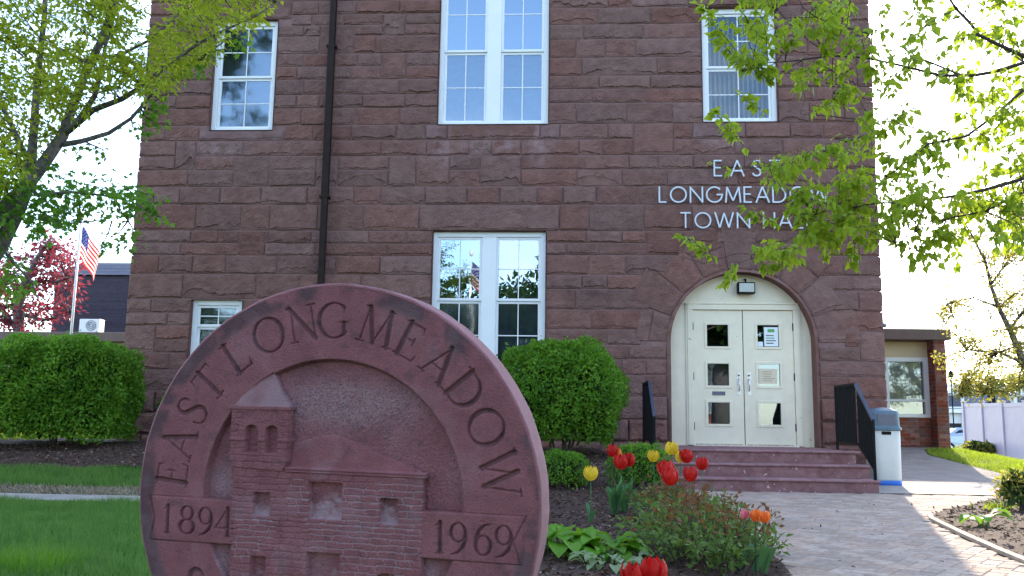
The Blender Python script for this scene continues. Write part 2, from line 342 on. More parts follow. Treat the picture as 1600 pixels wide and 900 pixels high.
STRIP = [(3.6, -2.49), (5.62, -2.49), (6.0, -1.75), (6.5, -.4), (4.2, -.62), (3.6, -.6)]
polysheet('concrete_strip', STRIP, M['concrete'], .016, .5)
ASPH = [(3.6, -.6), (4.2, -.62), (6.5, -.41), (7.3, -.35), (7.2, .8), (7.08, 2.5), (6.98, 4.0), (7.3, 5.0), (8.2, 5.58), (3.6, 5.58)]
polysheet('asphalt_path', ASPH, M['asphalt'], .012, .35)
WALKP = [(-14, -5.55), (-1.2, -5.55), (-1.2, -5.12), (-14, -5.12)]
polysheet('lawn_walk', WALKP, M['concrete'], .010, .4)
def mound(x, y):  # planting beds rise a little
    return g(x, y)+.03*noise.noise(Vector((x*2.2, y*2.2, 3)))
MUL_L = [(-14, -3.55), (-6.6, -3.5), (-5, -3.42), (-3.2, -3.5), (-2.2, -4.3), (-1.6, -5.0), (-1.25, -6.5), (-1.05, -9.2), (-1.0, -9.9), (1.23, -9.9), (1.26, -8.6), (1.33, -7.4), (1.42, -6.2), (1.47, -5.0), (1.39, -4.0), (1.37, .25), (-14, .25)]
polysheet('mulch_bed', MUL_L, M['mulch'], .022, .14, mound)
def rmound(x, y):
    e = min(1, max(0, (x-2.9-.0*(y))*.5)); d = sm(0, 1.6, (x-(3.2+max(0, (y+5.6))*.72)))
    return g(x, y)+.13*d+.03*noise.noise(Vector((x*2, y*2, 5)))
MUL_R = [(5.50, -2.34), (4.76, -3.34), (3.96, -4.40), (3.48, -5.10), (3.28, -5.6), (3.14, -6.3), (3.03, -6.9), (2.90, -7.7), (2.81, -8.4), (2.7, -9.6), (8, -9.6), (9, -2.0), (6.4, -1.7)]
polysheet('mulch_bed_by_path', MUL_R, M['mulch'], .02, .14, rmound)

def scatter(P, n, hf):
    xs = [p[0] for p in P]; ys = [p[1] for p in P]; out = []
    while len(out) < n:
        x, y = rnd.uniform(min(xs), max(xs)), rnd.uniform(min(ys), max(ys))
        if inpoly(x, y, P): out.append((x, y, hf(x, y)))
    return np.array(out)
def unit(a): return a/np.maximum(1e-9, np.linalg.norm(a, axis=-1, keepdims=True))
# leaf templates: (along, across, lift) and faces
T_TRI = (np.array([(0, -.5, 0), (0, .5, 0), (1, 0, .0)]), np.array([(0, 1, 2)]))
T_OVAL = (np.array([(0, 0, 0), (.35, -.5, .10), (.38, 0, -.03), (.35, .5, .10), (1, 0, -.08)]), np.array([(0, 1, 2), (0, 2, 3), (1, 4, 2), (2, 4, 3)]))
T_QUAD = (np.array([(0, 0, 0), (.45, -.5, .09), (1, 0, -.05), (.45, .5, .09)]), np.array([(0, 1, 2), (0, 2, 3)]))
T_MAPLE = (np.array([(0, 0, 0), (.22, -.55, .06), (.40, -.22, 0), (.62, -.5, .08), (.66, -.16, 0), (1, 0, -.08), (.66, .16, 0), (.62, .5, .08), (.40, .22, 0), (.22, .55, .06)]),
           np.array([(0, 1, 2), (2, 3, 4), (0, 2, 4), (0, 4, 5), (0, 5, 6), (0, 6, 8), (6, 7, 8), (0, 8, 9)]))
T_CHIP = (np.array([(0, -.5, 0), (1, -.35, .15), (.9, .5, 0), (.1, .4, .12)]), np.array([(0, 1, 2), (0, 2, 3)]))
def leaves(P, D, Nn, Ln, Wd, T):
    D = unit(D); Nn = Nn-(Nn*D).sum(1, keepdims=True)*D; Nn = unit(Nn); Sd = np.cross(Nn, D)
    t, F = T; Ln = np.asarray(Ln)[:, None, None]; Wd = np.asarray(Wd)[:, None, None]
    V = P[:, None]+t[None, :, 0:1]*Ln*D[:, None]+t[None, :, 1:2]*Wd*Sd[:, None]+t[None, :, 2:3]*Ln*Nn[:, None]
    FF = F[None]+(np.arange(len(P))*len(t))[:, None, None]
    return V.reshape(-1, 3), FF.reshape(-1, F.shape[1])
def rvec(n): return unit(rng.normal(size=(n, 3)))
def chips(name, P, n, hf, mt, l0=.012, l1=.045, lift=.024, par=None):
    Q = scatter(P, n, hf); Q[:, 2] += lift; D = rvec(n); D[:, 2] *= .25; Nn = np.tile([0, 0, 1.], (n, 1))+rng.normal(size=(n, 3))*.5
    Ln = rng.uniform(l0, l1, n); V, F = leaves(Q, D, Nn, Ln, Ln*rng.uniform(.3, .7, n), T_CHIP)
    return tag(link(name, npmesh(name, V, F, mt), par), kind='stuff')
chips('bark_mulch', [(-9, -3.5), (-3.2, -3.45), (-2.2, -4.2), (-.6, -7), (-.6, -9.5), (1.2, -9.5), (1.35, -7), (1.4, -4.5), (1.35, -1.5), (-9, -1.5)], 26000, mound, M['chip'])
chips('bark_mulch_by_path', MUL_R, 14000, rmound, M['chip'])
chips('straw_bits', [(-9, -3.5), (-3.2, -3.45), (-2.2, -4.2), (-.6, -7), (-.6, -9.5), (1.2, -9.5), (1.35, -7), (1.4, -4.5), (1.35, -1.5), (-9, -1.5)], 1500, mound, M['straw'], .008, .03, .03)
def blades(name, P, n, hf, mt, h0, h1, w=.005, lean=.35):
    Q = scatter(P, n, hf); D = rng.normal(size=(n, 3))*lean; D[:, 2] = 1; hN = rvec(n)
    cl = np.array([noise.noise(Vector((p[0]*1.6, p[1]*1.6, 0))) for p in Q])
    Ln = rng.uniform(h0, h1, n)*(1+.7*cl); V, F = leaves(Q, D, hN, Ln, np.full(n, w), T_TRI)
    return tag(link(name, npmesh(name, V, F, mt)), kind='stuff')
blades('lawn_grass', [(-6.2, -10.2), (-1.0, -10.2), (-1.35, -5.56), (-6.2, -5.56)], 105000, g, M['grass'], .035, .075, .006)
blades('lawn_grass_strip', [(-9.5, -4.62), (-1.9, -4.62), (-1.9, -4.3), (-3.2, -3.5), (-9.5, -3.5)], 26000, g, M['grass'], .05, .09, .008)
blades('dry_grass', [(-9.5, -5.1), (-1.9, -5.1), (-1.9, -4.6), (-9.5, -4.6)], 9000, g, M['straw'], .03, .07, .008, 1.4)
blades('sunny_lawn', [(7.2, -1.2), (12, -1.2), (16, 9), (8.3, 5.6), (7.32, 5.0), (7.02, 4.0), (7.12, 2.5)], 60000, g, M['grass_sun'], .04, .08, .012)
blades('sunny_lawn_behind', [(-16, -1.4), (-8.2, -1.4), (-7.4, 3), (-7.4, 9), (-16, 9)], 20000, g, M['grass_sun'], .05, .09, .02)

# brick path, laid in herringbone
PATHX = empty('brick_path', (2.5, -5, 0)); tag(PATHX, kind='structure')
_c = math.cos(PI/4+.18); _s = math.sin(PI/4+.18); bl, bw = .2, .1; bricks = []
def clear(x, y):
    return inpoly(x, y, PATHP) and y > -10.6
for i in range(-70, 70):
    for j in range(-70, 70):
        # herringbone cell of two bricks
        ox = (i+j)*bw*1.0 + (i-j)*0 ; 
        a0 = i*bw*1 + j*2*bw*0
        bx0 = i*bw+j*2*bw; by0 = i*bw-j*2*bw
        for (x, y, w, h) in ((bx0, by0, bl, bw), (bx0+bl+bw, by0, bw, bl)) :
            cx, cy = x+w/2, y+h/2
            X = 2.2+cx*_c-cy*_s; Y = -6+cx*_s+cy*_c
            if -1 < X < 7 and clear(X, Y): bricks.append((X, Y, w > h))
seen = set(); bb = []
for X, Y, o in bricks:
    k = (round(X, 2), round(Y, 2))
    if k not in seen: seen.add(k); bb.append((X, Y, o))
bricks = sorted(bb, key=lambda b: (Vector((b[0], b[1]-.0, 0))-CAM).length if (abs(b[0]-2.1) < 1.6 and b[1] > -9.3) else 50+b[1]*-1)
def brickmesh(hh):
    m = MB(); a, b, e = .0982, .0482, .004
    vs = [(sx*(a-q), sy*(b-q), z) for z, q in ((-.01, 0), (hh-e, 0), (hh, e)) for sx, sy in ((-1, -1), (1, -1), (1, 1), (-1, 1))]
    fs = [(8, 9, 10, 11)]+[(r*4+k, r*4+(k+1) % 4, (r+1)*4+(k+1) % 4, (r+1)*4+k) for r in (0, 1) for k in range(4)]
    return m.add(vs, fs).mesh('brick', M['paver']), vs, fs
bme, bv, bf = brickmesh(.008); rest = MB()
for k, (X, Y, o) in enumerate(bricks):
    rz = PI/4+.18+(0 if o else PI/2); dz = g(X, Y)+rnd.uniform(-.0012, .0012)+.004*noise.noise(Vector((X*1.5, Y*1.5, 9)))
    R = Matrix.Translation((X, Y, dz)) @ Matrix.Rotation(rz, 4, 'Z') @ Matrix.Rotation(rnd.gauss(0, .008), 4, 'X') @ Matrix.Rotation(rnd.gauss(0, .008), 4, 'Y')
    if k < 300:
        ob = link('brick', bme, PATHX, False); ob.matrix_local = Matrix.Translation(-PATHX.location) @ R
    else: rest.add([R @ Vector(v) for v in bv], bf)
tag(rest.build('far_bricks', M['paver'], PATHX), kind='stuff')
# edging strip along the bed
ed = [(3.42, -5.12), (3.25, -5.6), (3.11, -6.3), (3.0, -6.9), (2.87, -7.7), (2.78, -8.4), (2.66, -9.6)]
e = MB(); e.tube([(x, y, g(x, y)+.02+rnd.uniform(-.006, .006)) for x, y in ed for _ in (0,)], .024, 5); tag(e.build('bed_edging', M['edging']), 'thin weathered edging strip between the brick path and the mulch bed at its right', 'edging')
# fallen leaves and crumbs on the path
chips('leaf_litter', [(1.6, -8.8), (2.7, -8.8), (3.1, -6.4), (4.0, -4.0), (2.0, -4.0)], 60, g, M['chip'], .008, .03, .022)

# ------------------------------------------------------------------ town hall
HALL = empty('town_hall', (-1.1, 5, 0), 'brownstone town hall with rough blocks, white windows and arched cream doors', 'building')
DX, DZ, DR = 2.725, 2.07, 1.095       # door arch centre and radius
XL, XR = -7.04, 4.86
WIN = dict(ul=(-5.88, -4.82, 5.50, 7.42), uc=(-2.09, -.29, 5.58, 8.25), ur=(2.19, 3.37, 5.60, 7.54), lc=(-2.11, -.31, 1.55, 3.81), ll=(-5.98, -5.15, 1.60, 2.68))
ROWS_R = [-.3, .2, .54, .88, 1.22, 1.52, 1.79, 2.01, 2.25, 2.56, 2.88, 3.11, 3.425, 3.62, 3.82, 4.24, 4.54, 4.82, 5.055, 5.315, 5.59, 5.93, 6.165, 6.39, 6.70, 7.015, 7.27, 7.56, 7.86, 8.15, 8.45, 8.8, 9.1]
ROWS_L = [-.3, .2, .54, .95, 1.285, 1.57, 1.82, 2.03, 2.255, 2.46, 2.69, 3.095, 3.40, 3.60, 3.80, 4.22, 4.52, 4.80, 5.04, 5.31, 5.57, 5.87, 6.10, 6.36, 6.585, 6.81, 7.12, 7.31, 7.50, 7.74, 8.05, 8.35, 8.65, 9.0]
XS = -2.3
def wallquad(x0, x1, z0, z1, y=0.0): return [(x0, y, z0), (x1, y, z0), (x1, y, z1), (x0, y, z1)]
# wall backing (mortar plane) built of panels around the openings
w = MB(); xs = sorted({XL+.03, XR-.03, DX-DR, DX+DR, *[v for k in WIN.values() for v in k[:2]]}); zs = sorted({-.4, 9.6, .45, DZ+DR, *[v for k in WIN.values() for v in k[2:]]})
for i in range(len(xs)-1):
    for j in range(len(zs)-1):
        cx, cz = (xs[i]+xs[i+1])/2, (zs[j]+zs[j+1])/2
        if any(k[0] < cx < k[1] and k[2] < cz < k[3] for k in WIN.values()): continue
        if DX-DR < cx < DX+DR and .45 < cz < DZ+DR: continue
        w.add(wallquad(xs[i], xs[i+1], zs[j], zs[j+1]), [(0, 1, 2, 3)])
# arch spandrels
NA = 32
for k in range(NA):
    a0, a1 = PI*k/NA, PI*(k+1)/NA
    p0 = (DX+DR*math.cos(a0), 0, DZ+DR*math.sin(a0)); p1 = (DX+DR*math.cos(a1), 0, DZ+DR*math.sin(a1))
    w.add([p0, (p0[0], 0, DZ+DR), (p1[0], 0, DZ+DR), p1], [(0, 1, 2, 3)])
w.build('wall', M['mortar'], HALL)
w = MB()
w.box(XL+.03, XL+.35, .01, 14, -.4, 9.6); w.box(XR-.35, XR-.03, .01, 14, -.4, 9.6); w.box(XL+.04, XR-.04, 13.7, 14.01, -.4, 9.59); w.build('side_wall', M['reveal'], HALL)
w = MB(); w.add([(XL-.4, -.5, 9.6), (XR+.4, -.5, 9.6), (XR+.4, 14.5, 9.6), (XL-.4, 14.5, 9.6), (-4, 7, 13.5), (2, 7, 13.5)], [(0, 1, 5, 4), (1, 2, 5), (2, 3, 4, 5), (3, 0, 4), (3, 2, 1, 0)]); w.build('roof', M['slate'], HALL)
# reveals
for (x0, x1, z0, z1) in WIN.values():
    r = MB()
    for q in ([(x0, -.03, z0), (x0, .2, z0), (x0, .2, z1), (x0, -.03, z1)], [(x1, -.03, z0), (x1, -.03, z1), (x1, .2, z1), (x1, .2, z0)], [(x0, -.03, z1), (x0, .2, z1), (x1, .2, z1), (x1, -.03, z1)], [(x0, -.03, z0), (x1, -.03, z0), (x1, .2, z0), (x0, .2, z0)]): r.add(q, [(0, 1, 2, 3)])
    r.build('window_reveal', M['reveal'], HALL)
r = MB()
arc = [(DX-DR, .45)]+[(DX-DR*math.cos(PI*k/NA), DZ+DR*math.sin(PI*k/NA)) for k in range(NA+1)]+[(DX+DR, .45)]
for (xa, za), (xb, zb) in zip(arc, arc[1:]): r.add([(xa, -.055, za), (xb, -.055, zb), (xb, .3, zb), (xa, .3, za)], [(0, 1, 2, 3)])
r.build('door_reveal', M['reveal'], HALL)
r = MB()
def off(d): return [(DX-DR-d, .45)]+[(DX-(DR+d)*math.cos(PI*k/NA), DZ+(DR+d)*math.sin(PI*k/NA)) for k in range(NA+1)]+[(DX+DR+d, .45)]
A0, A1 = off(0), off(.055)
for k in range(len(A0)-1): r.add([(A0[k][0], -.055, A0[k][1]), (A0[k+1][0], -.055, A0[k+1][1]), (A1[k+1][0], -.012, A1[k+1][1]), (A1[k][0], -.012, A1[k][1])], [(0, 1, 2, 3)])
r.build('arch_margin', M['stone'], HALL)

def stone(c, ledge=True, proud=.0, corner=0, seed=0, smoothf=False, spall=False):
    """rock-faced block; c = corners (x,z): bottom left, bottom right, top right, top left. Returns verts, faces"""
    R = random.Random(seed); (ax, az), (bx_, bz), (cx_, cz), (dx, dz) = c
    wdt = math.hypot(bx_-ax, bz-az); hgt = math.hypot(dx-ax, dz-az)
    nx = max(3, int(wdt/.030)); st = .022
    o1, o2, o3 = R.uniform(0, 99), R.uniform(0, 99), R.uniform(0, 99)
    typ = R.random(); base = R.uniform(.015, .028)+proud; tilt = R.uniform(.0, .014)
    if smoothf: typ = .9; base *= .7; tilt *= .3
    hasl = ledge and typ < .74; lo_ = R.uniform(0, 9)
    amp = R.uniform(.04, .26)*hgt if typ > .16 else R.uniform(.35, .7)*hgt
    nT = max(3, int(hgt*.75/.034)); rows = []
    rowsn = nT+4
    V = []
    def pt(s, t): # bilinear
        x = (ax*(1-s)+bx_*s)*(1-t)+(dx*(1-s)+cx_*s)*t; z = (az*(1-s)+bz*s)*(1-t)+(dz*(1-s)+cz*s)*t; return x, z
    g_ = .005
    cols = [0]+[.010/wdt+(1-.020/wdt)*i/nx for i in range(nx+1)]+[1]
    for s in cols:
        xw = s*wdt
        n1 = noise.noise(Vector((xw*2.2, o1, 0))); n2 = noise.noise(Vector((xw*8, o1, 4))); n3 = noise.noise(Vector((xw*21, o2, 9)))
        jag = (.024+amp*max(0, .26+n1*.9+abs(n2)*.55)+.022*n3+.008*R.uniform(-1, 1))/hgt; jag = min(.75, max(.09, jag)); lst = sm(-.22, .18, noise.noise(Vector((xw*2.6, lo_, 7)))+.22)
        edge = min(s, 1-s)*wdt
        if edge < .05: jag *= .4+.6*edge/.05
        jag = max(.06, jag)
        # vertical stations: bottom joint, low lip, below ledge, ledge, ... top
        ts = [0, .012/hgt, jag*.55, jag-.006/hgt] + [jag+(1-.012/hgt-jag)*k/nT for k in range(nT)] + [1-.012/hgt, 1]
        for k, t in enumerate(ts):
            x, z = pt(s, t)
            zz = t*hgt
            f = noise.noise(Vector((xw*3.1+o2, zz*4.2, o1)))*.011 + abs(noise.noise(Vector((xw*7.5+o3, zz*8.5+n2*.5, o2))))*-.012 + noise.noise(Vector((xw*15, zz*19, o3)))*.009
            d = base+tilt*(1-t)+f
            if hasl and 1 <= k <= 3: d = (1-lst)*(d*.9)+lst*(.007+.35*max(0, f)+.004*R.random()+proud)
            if not hasl and k <= 3: d = base*.8+f*.8
            if smoothf: d = base+f*.3
            border = (k == 0 or k == len(ts)-1 or s == 0 or s == 1)
            e2 = min(edge, zz, hgt-zz)
            if not border: d *= .62+.38*min(1, e2/.03)
            if border: d = -.004
            if corner and ((corner < 0 and s == 0) or (corner > 0 and s == 1)):
                if 0 < k < len(ts)-1: x += corner*(.012+.02*noise.noise(Vector((o1, zz*7, 2)))); d = max(.0, d)
            V.append((x, -d, z))
    nr = nT+6; F = []
    for i in range(len(cols)-1):
        for k in range(nr-1): F.append((i*nr+k, (i+1)*nr+k, (i+1)*nr+k+1, i*nr+k+1))
    if corner:
        i = 0 if corner < 0 else len(cols)-1; b = len(V); 
        for k in range(nr): x, y, z = V[i*nr+k]; V.append((x, .12, z))
        for k in range(nr-1): F.append((b+k, i*nr+k, i*nr+k+1, b+k+1) if corner < 0 else (i*nr+k, b+k, b+k+1, i*nr+k+1))
    return V, F
stones = []   # (area, corners, kwargs)
J = .0048
def addrect(x0, x1, z0, z1, **k):
    if x1-x0 < .05: return
    stones.append(((x1-x0)*(z1-z0), [(x0+J, z0+J), (x1-J, z0+J), (x1-J, z1-J), (x0+J, z1-J)], k))
RES = [ # lintels, sills and other stones taken one by one: x0,x1,z0,z1,kwargs
 (-2.34, -.10, 3.81, 4.23, dict(proud=.01)), (-2.28, -1.92, 5.318, 5.574, dict(spall=True)), (-1.92, -.42, 5.318, 5.574, dict(proud=.008)), (-.42, -.10, 5.318, 5.574, dict(spall=True)),
 (-6.15, -4.95, 2.69, 3.095, {}), (-6.05, -4.62, 5.318, 5.498, dict(spall=True)),
 (2.02, 2.85, 5.32, 5.595, dict(spall=True)), (2.85, 3.55, 5.32, 5.595, {}), (-6.15, -4.6, 7.425, 7.80, {}), (1.98, 3.6, 7.545, 7.86, dict(proud=.01)),
]
for a in RES: addrect(*a[:4], **a[4])
VOUT = 1.55
def blocked(z0, z1):
    iv = []
    for (x0, x1, a, b) in WIN.values():
        if min(z1, b)-max(z0, a) > .03: iv.append((x0, x1))
    for a in RES:
        if min(z1, a[3])-max(z0, a[2]) > .02: iv.append((a[0], a[1]))
    zc = (z0+z1)/2
    if zc < DZ+VOUT:
        r = DR+.055 if z1 <= DZ+.02 else math.sqrt(max(.01, VOUT**2-(max(zc, DZ)-DZ)**2))
        iv.append((DX-r, DX+r))
    return iv
def fill(rows, xa, xb, corner_l, corner_r):
    prev = []; jump = []
    i = 0
    while i < len(rows)-1:
        z0, z1 = rows[i], rows[i+1]
        iv = sorted(blocked(z0, z1)+jump); jn = []; bl2 = blocked(z1, rows[i+2]) if i < len(rows)-2 else None; segs = []; x = xa
        for a, b in iv:
            if b <= xa or a >= xb: continue
            if a > x+.03: segs.append((x, min(a, xb)))
            x = max(x, b)
        if x < xb-.03: segs.append((x, xb))
        joints = []
        for a, b in segs:
            x = a
            while x < b-1e-6:
                wd = rnd.choice([rnd.uniform(.32, .5), rnd.uniform(.5, .8), rnd.uniform(.6, 1.0)])*(1.15 if z1-z0 > .3 else 1)
                nxt = x+wd
                if b-nxt < .26: nxt = b
                for p in prev:
                    if abs(nxt-p) < .07 and nxt < b: nxt = p+.11
                if nxt > b: nxt = b
                c = -1 if (corner_l and x <= xa+1e-6) else (1 if (corner_r and nxt >= xb-1e-6) else 0)
                zt = z1
                if bl2 is not None and rows[i+2]-z0 < .56 and rnd.random() < .26 and nxt-x < .66 and not any(a_ < nxt+.06 and b_ > x-.06 for a_, b_ in bl2): zt = rows[i+2]; jn.append((x, nxt))
                addrect(x, nxt, z0, zt, corner=c, proud=.10 if z1 < .6 else (.035 if z1 < 1.3 else 0)); joints.append(nxt); x = nxt
        prev = joints; i += 1; jump = jn
fill([z for z in ROWS_R if z < 1.3]+[1.55], XL, XR, True, True)
fill([1.55]+[z for z in ROWS_L if 1.6 < z < 3.7]+[3.81], XL, -2.11, True, False)
fill([1.55]+[z for z in ROWS_R if 1.6 < z < 3.7]+[3.81], -.31, XR, False, True)
fill([3.81]+[z for z in ROWS_R if 4 < z < 5.4]+[5.578], XL, XR, True, True)
fill([5.578]+[z for z in ROWS_L if z > 5.7], XL, -2.09, True, False)
fill([5.578]+[z for z in ROWS_R if z > 5.7], -.29, XR, False, True)
# voussoirs
nv = 9
angs = [PI-PI*k/nv for k in range(nv+1)]
for k in range(nv):
    a0, a1 = angs[k]-.004, angs[k+1]+.004; ro = VOUT+rnd.uniform(.10, .34); ri = DR+.062
    P = lambda r_, a: (DX+r_*math.cos(a), DZ+r_*math.sin(a))
    # radial stones, split in two sometimes
    cuts = [ri, ro] if rnd.random() < .6 else [ri, ri+(ro-ri)*rnd.uniform(.4, .6), ro]
    for r0, r1 in zip(cuts, cuts[1:]):
        stones.append(((a0-a1)*(r1-r0)*(r0+r1)/2, [P(r0, a1), P(r1-.006, a1), P(r1-.006, a0), P(r0, a0)], dict(proud=.004, ledge=rnd.random() < .4, vous=True)))
def vis(s):
    cx = sum(p[0] for p in s[1])/4; cz = sum(p[1] for p in s[1])/4
    hid = 0
    if cz > 8.0 or cz < .3: hid = 10
    if -5.9 < cx < -.9 and cz < 2.9: hid = 5      # behind the round monument
    if -7 < cx < -5.9 and cz < 1.9: hid = 2
    return s[0]-hid
stones.sort(key=vis, reverse=True); rest = MB()
for k, (a, c, kw) in enumerate(stones):
    kw = dict(kw); vo = kw.pop('vous', 0); sp = kw.get('spall')
    V, F = stone(c, seed=k*3+11, **kw)
    if k < 300:
        link('stone', MB().add(V, F).mesh('stone', M['sillstone'] if sp else M['stone']), HALL)
    else: rest.add(V, F)
tag(rest.build('small_stones', M['stone'], HALL), kind='stuff')
# keep what lies behind the windows dark: one room box per window
def window(nm, x0, x1, z0, z1, zm, cols=1, grid=True, gu='glass', gl='glassdark', behind=None, label=None, low=True):
    "double-hung window: frame, sashes, panes, glazing bars"
    t = empty(nm, ((x0+x1)/2, .05, z0)); t.parent = HALL; t.matrix_parent_inverse = PM(HALL).inverted()
    if label: t['label'] = label
    fw = .075; y0 = .045
    f = MB(); f.box(x0, x0+fw, y0, .16, z0, z1); f.box(x1-fw, x1, y0, .16, z0, z1); f.box(x0+fw, x1-fw, y0+.002, .16, z1-fw*1.1, z1); f.box(x0+fw, x1-fw, y0-.015, .16, z0, z0+fw*.8)
    mid = (x0+x1)/2
    if cols == 2: f.box(mid-.115, mid+.115, y0+.004, .16, z0+fw*.8, z1-fw*1.1)
    f.build('frame', M['white'], t, bevel=.006)
    spans = [(x0+fw, x1-fw)] if cols == 1 else [(x0+fw, mid-.115), (mid+.115, x1-fw)]
    for (a, b) in spans:
        for (c, d, yy, gm) in ((zm, z1-fw*1.1, .072, gu), (z0+fw*.8, zm, .098, gl)):
            sw = .042; s_ = MB(); s_.box(a, a+sw, yy, yy+.03, c, d); s_.box(b-sw, b, yy, yy+.03, c, d); s_.box(a+sw, b-sw, yy+.002, yy+.03, d-sw, d); s_.box(a+sw, b-sw, yy+.002, yy+.03, c, c+sw)
            s_.build('sash', M['white'] if gm == gu or not low else M['white'], t, bevel=.004)
            pn = MB().add([(a+sw, yy+.014, c+sw), (b-sw, yy+.014, c+sw), (b-sw, yy+.014, d-sw), (a+sw, yy+.014, d-sw)], [(0, 1, 2, 3)]); pn.build('pane', M[gm], t)
            if grid:
                m_ = MB(); h = (d-c)/2+c; xm = (a+b)/2
                m_.box(xm-.008, xm+.008, yy+.006, yy+.012, c+sw, d-sw); m_.box(a+sw, b-sw, yy+.0075, yy+.0115, h-.008, h+.008); m_.build('glazing_bar', M['white'], t)
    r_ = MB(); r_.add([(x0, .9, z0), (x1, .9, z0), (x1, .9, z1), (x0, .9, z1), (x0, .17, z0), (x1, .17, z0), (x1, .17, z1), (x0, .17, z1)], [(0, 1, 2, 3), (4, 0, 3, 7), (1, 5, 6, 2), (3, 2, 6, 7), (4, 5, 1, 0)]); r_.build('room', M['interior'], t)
    if behind == 'curtain':
        for (a, b) in spans:
            n_ = 24; c_ = MB(); vs = []; fs = []
            for i in range(n_+1):
                x = a+(b-a)*i/n_; y = .17+.012*math.sin(i*1.7)
                vs += [(x, y, z0+.06), (x, y, zm)]
            for i in range(n_): fs.append((2*i, 2*i+2, 2*i+3, 2*i+1))
            c_.add(vs, fs).build('curtain', M['curtain'], t, smooth=True)
    if behind == 'vertical':
        x = x0+.09
        while x < x1-.09:
            Mx = Matrix.Translation((x, .2, 0)) @ Matrix.Rotation(.95, 4, 'Z'); MB().box(-.03, .03, -.001, .001, z0+.1, z1-.1, M=Mx).build('blind_slat', M['blind'], t); x += .075
    if behind == 'slats':
        z = z1-.12
        while z > z0+.1:
            Mx = Matrix.Translation(((x0+x1)/2, .19, z)) @ Matrix.Rotation(.5, 4, 'X'); MB().box(-(x1-x0)/2+.08, (x1-x0)/2-.08, -.012, .012, -.001, .001, M=Mx).build('blind_slat', M['blindgreen'], t); z -= .036
    return t
window('window', *WIN['ul'], 6.43, gu='glassdark', label='upper window at the left, dark glass reflecting tree leaves')
window('window', *WIN['uc'], 6.85, 2, gu='glassup', behind='curtain', label='upper twin window in the middle reflecting blue sky')
window('window', *WIN['ur'], 6.53, behind='vertical', gu='glassblind', gl='glassblind', label='upper window over the door with vertical blinds')
window('window', *WIN['lc'], 2.70, 2, gu='glassup', behind='curtain', label='lower twin window reflecting sky and a flag')  # curtain added here; its grey-blue stands in for reflections in the lower sash
window('window', *WIN['ll'], 2.25, gu='glassdark', behind='slats', label='small low window at the left with slatted blind')
# door surround
t = empty('door_surround', (DX, .2, .5)); t.parent = HALL; t.matrix_parent_inverse = PM(HALL).inverted()
DL, DRR, DT, DB = 2.00, 3.555, 2.60, .505; JW = .085
s = MB(); Ns = 32
ya = .2
# flat board filling the arch, above and beside the frame
out = [(DX-DR-.02, .45)]+[(DX-(DR+.02)*math.cos(PI*k/Ns), DZ+(DR+.02)*math.sin(PI*k/Ns)) for k in range(Ns+1)]+[(DX+DR+.02, .45)]
xl, xr, zt = DL-JW, DRR+JW, DT+JW
s.add([(out[0][0], ya, .45), (xl, ya, .45), (xl, ya, DZ), (out[0][0], ya, DZ)], [(0, 1, 2, 3)]); s.add([(xr, ya, .45), (out[-1][0], ya, .45), (out[-1][0], ya, DZ), (xr, ya, DZ)], [(0, 1, 2, 3)])
for k in range(Ns):
    p, q = out[k+1], out[k+2]
    cl = lambda P_: (min(max(P_[0], xl), xr), ya, min(P_[1], zt) if xl < P_[0] < xr else DZ)
    def inner(P_):
        x = P_[0]
        if x <= xl: return (xl, ya, min(P_[1], DZ+.0) if P_[1] < DZ else DZ)
        if x >= xr: return (xr, ya, DZ)
        return (x, ya, zt)
    a, b = inner(p), inner(q)
    if abs(a[2]-b[2]) > 1e-6:
        c = (xl, ya, zt) if a[2] < b[2] else (xr, ya, zt)
        s.add([(p[0], ya, p[1]), a, c, b, (q[0], ya, q[1])], [(0, 1, 2, 3, 4)])
    else: s.add([(p[0], ya, p[1]), a, b, (q[0], ya, q[1])], [(0, 1, 2, 3)])
s.build('arch_panel', M['cream'], t)
f = MB(); f.box(xl, DL, ya-.03, ya+.08, .5, DT); f.box(DRR, xr, ya-.03, ya+.08, .5, DT); f.box(xl, xr, ya-.032, ya+.08, DT, zt); f.box(xl-.03, xr+.03, ya-.045, ya+.05, zt, zt+.025)
f.box(xl-.028, xl, ya-.02, ya+.05, .5, zt); f.box(xr, xr+.028, ya-.02, ya+.05, .5, zt)
f.build('door_frame', M['cream'], t, bevel=.006)
mid = (DL+DRR)/2
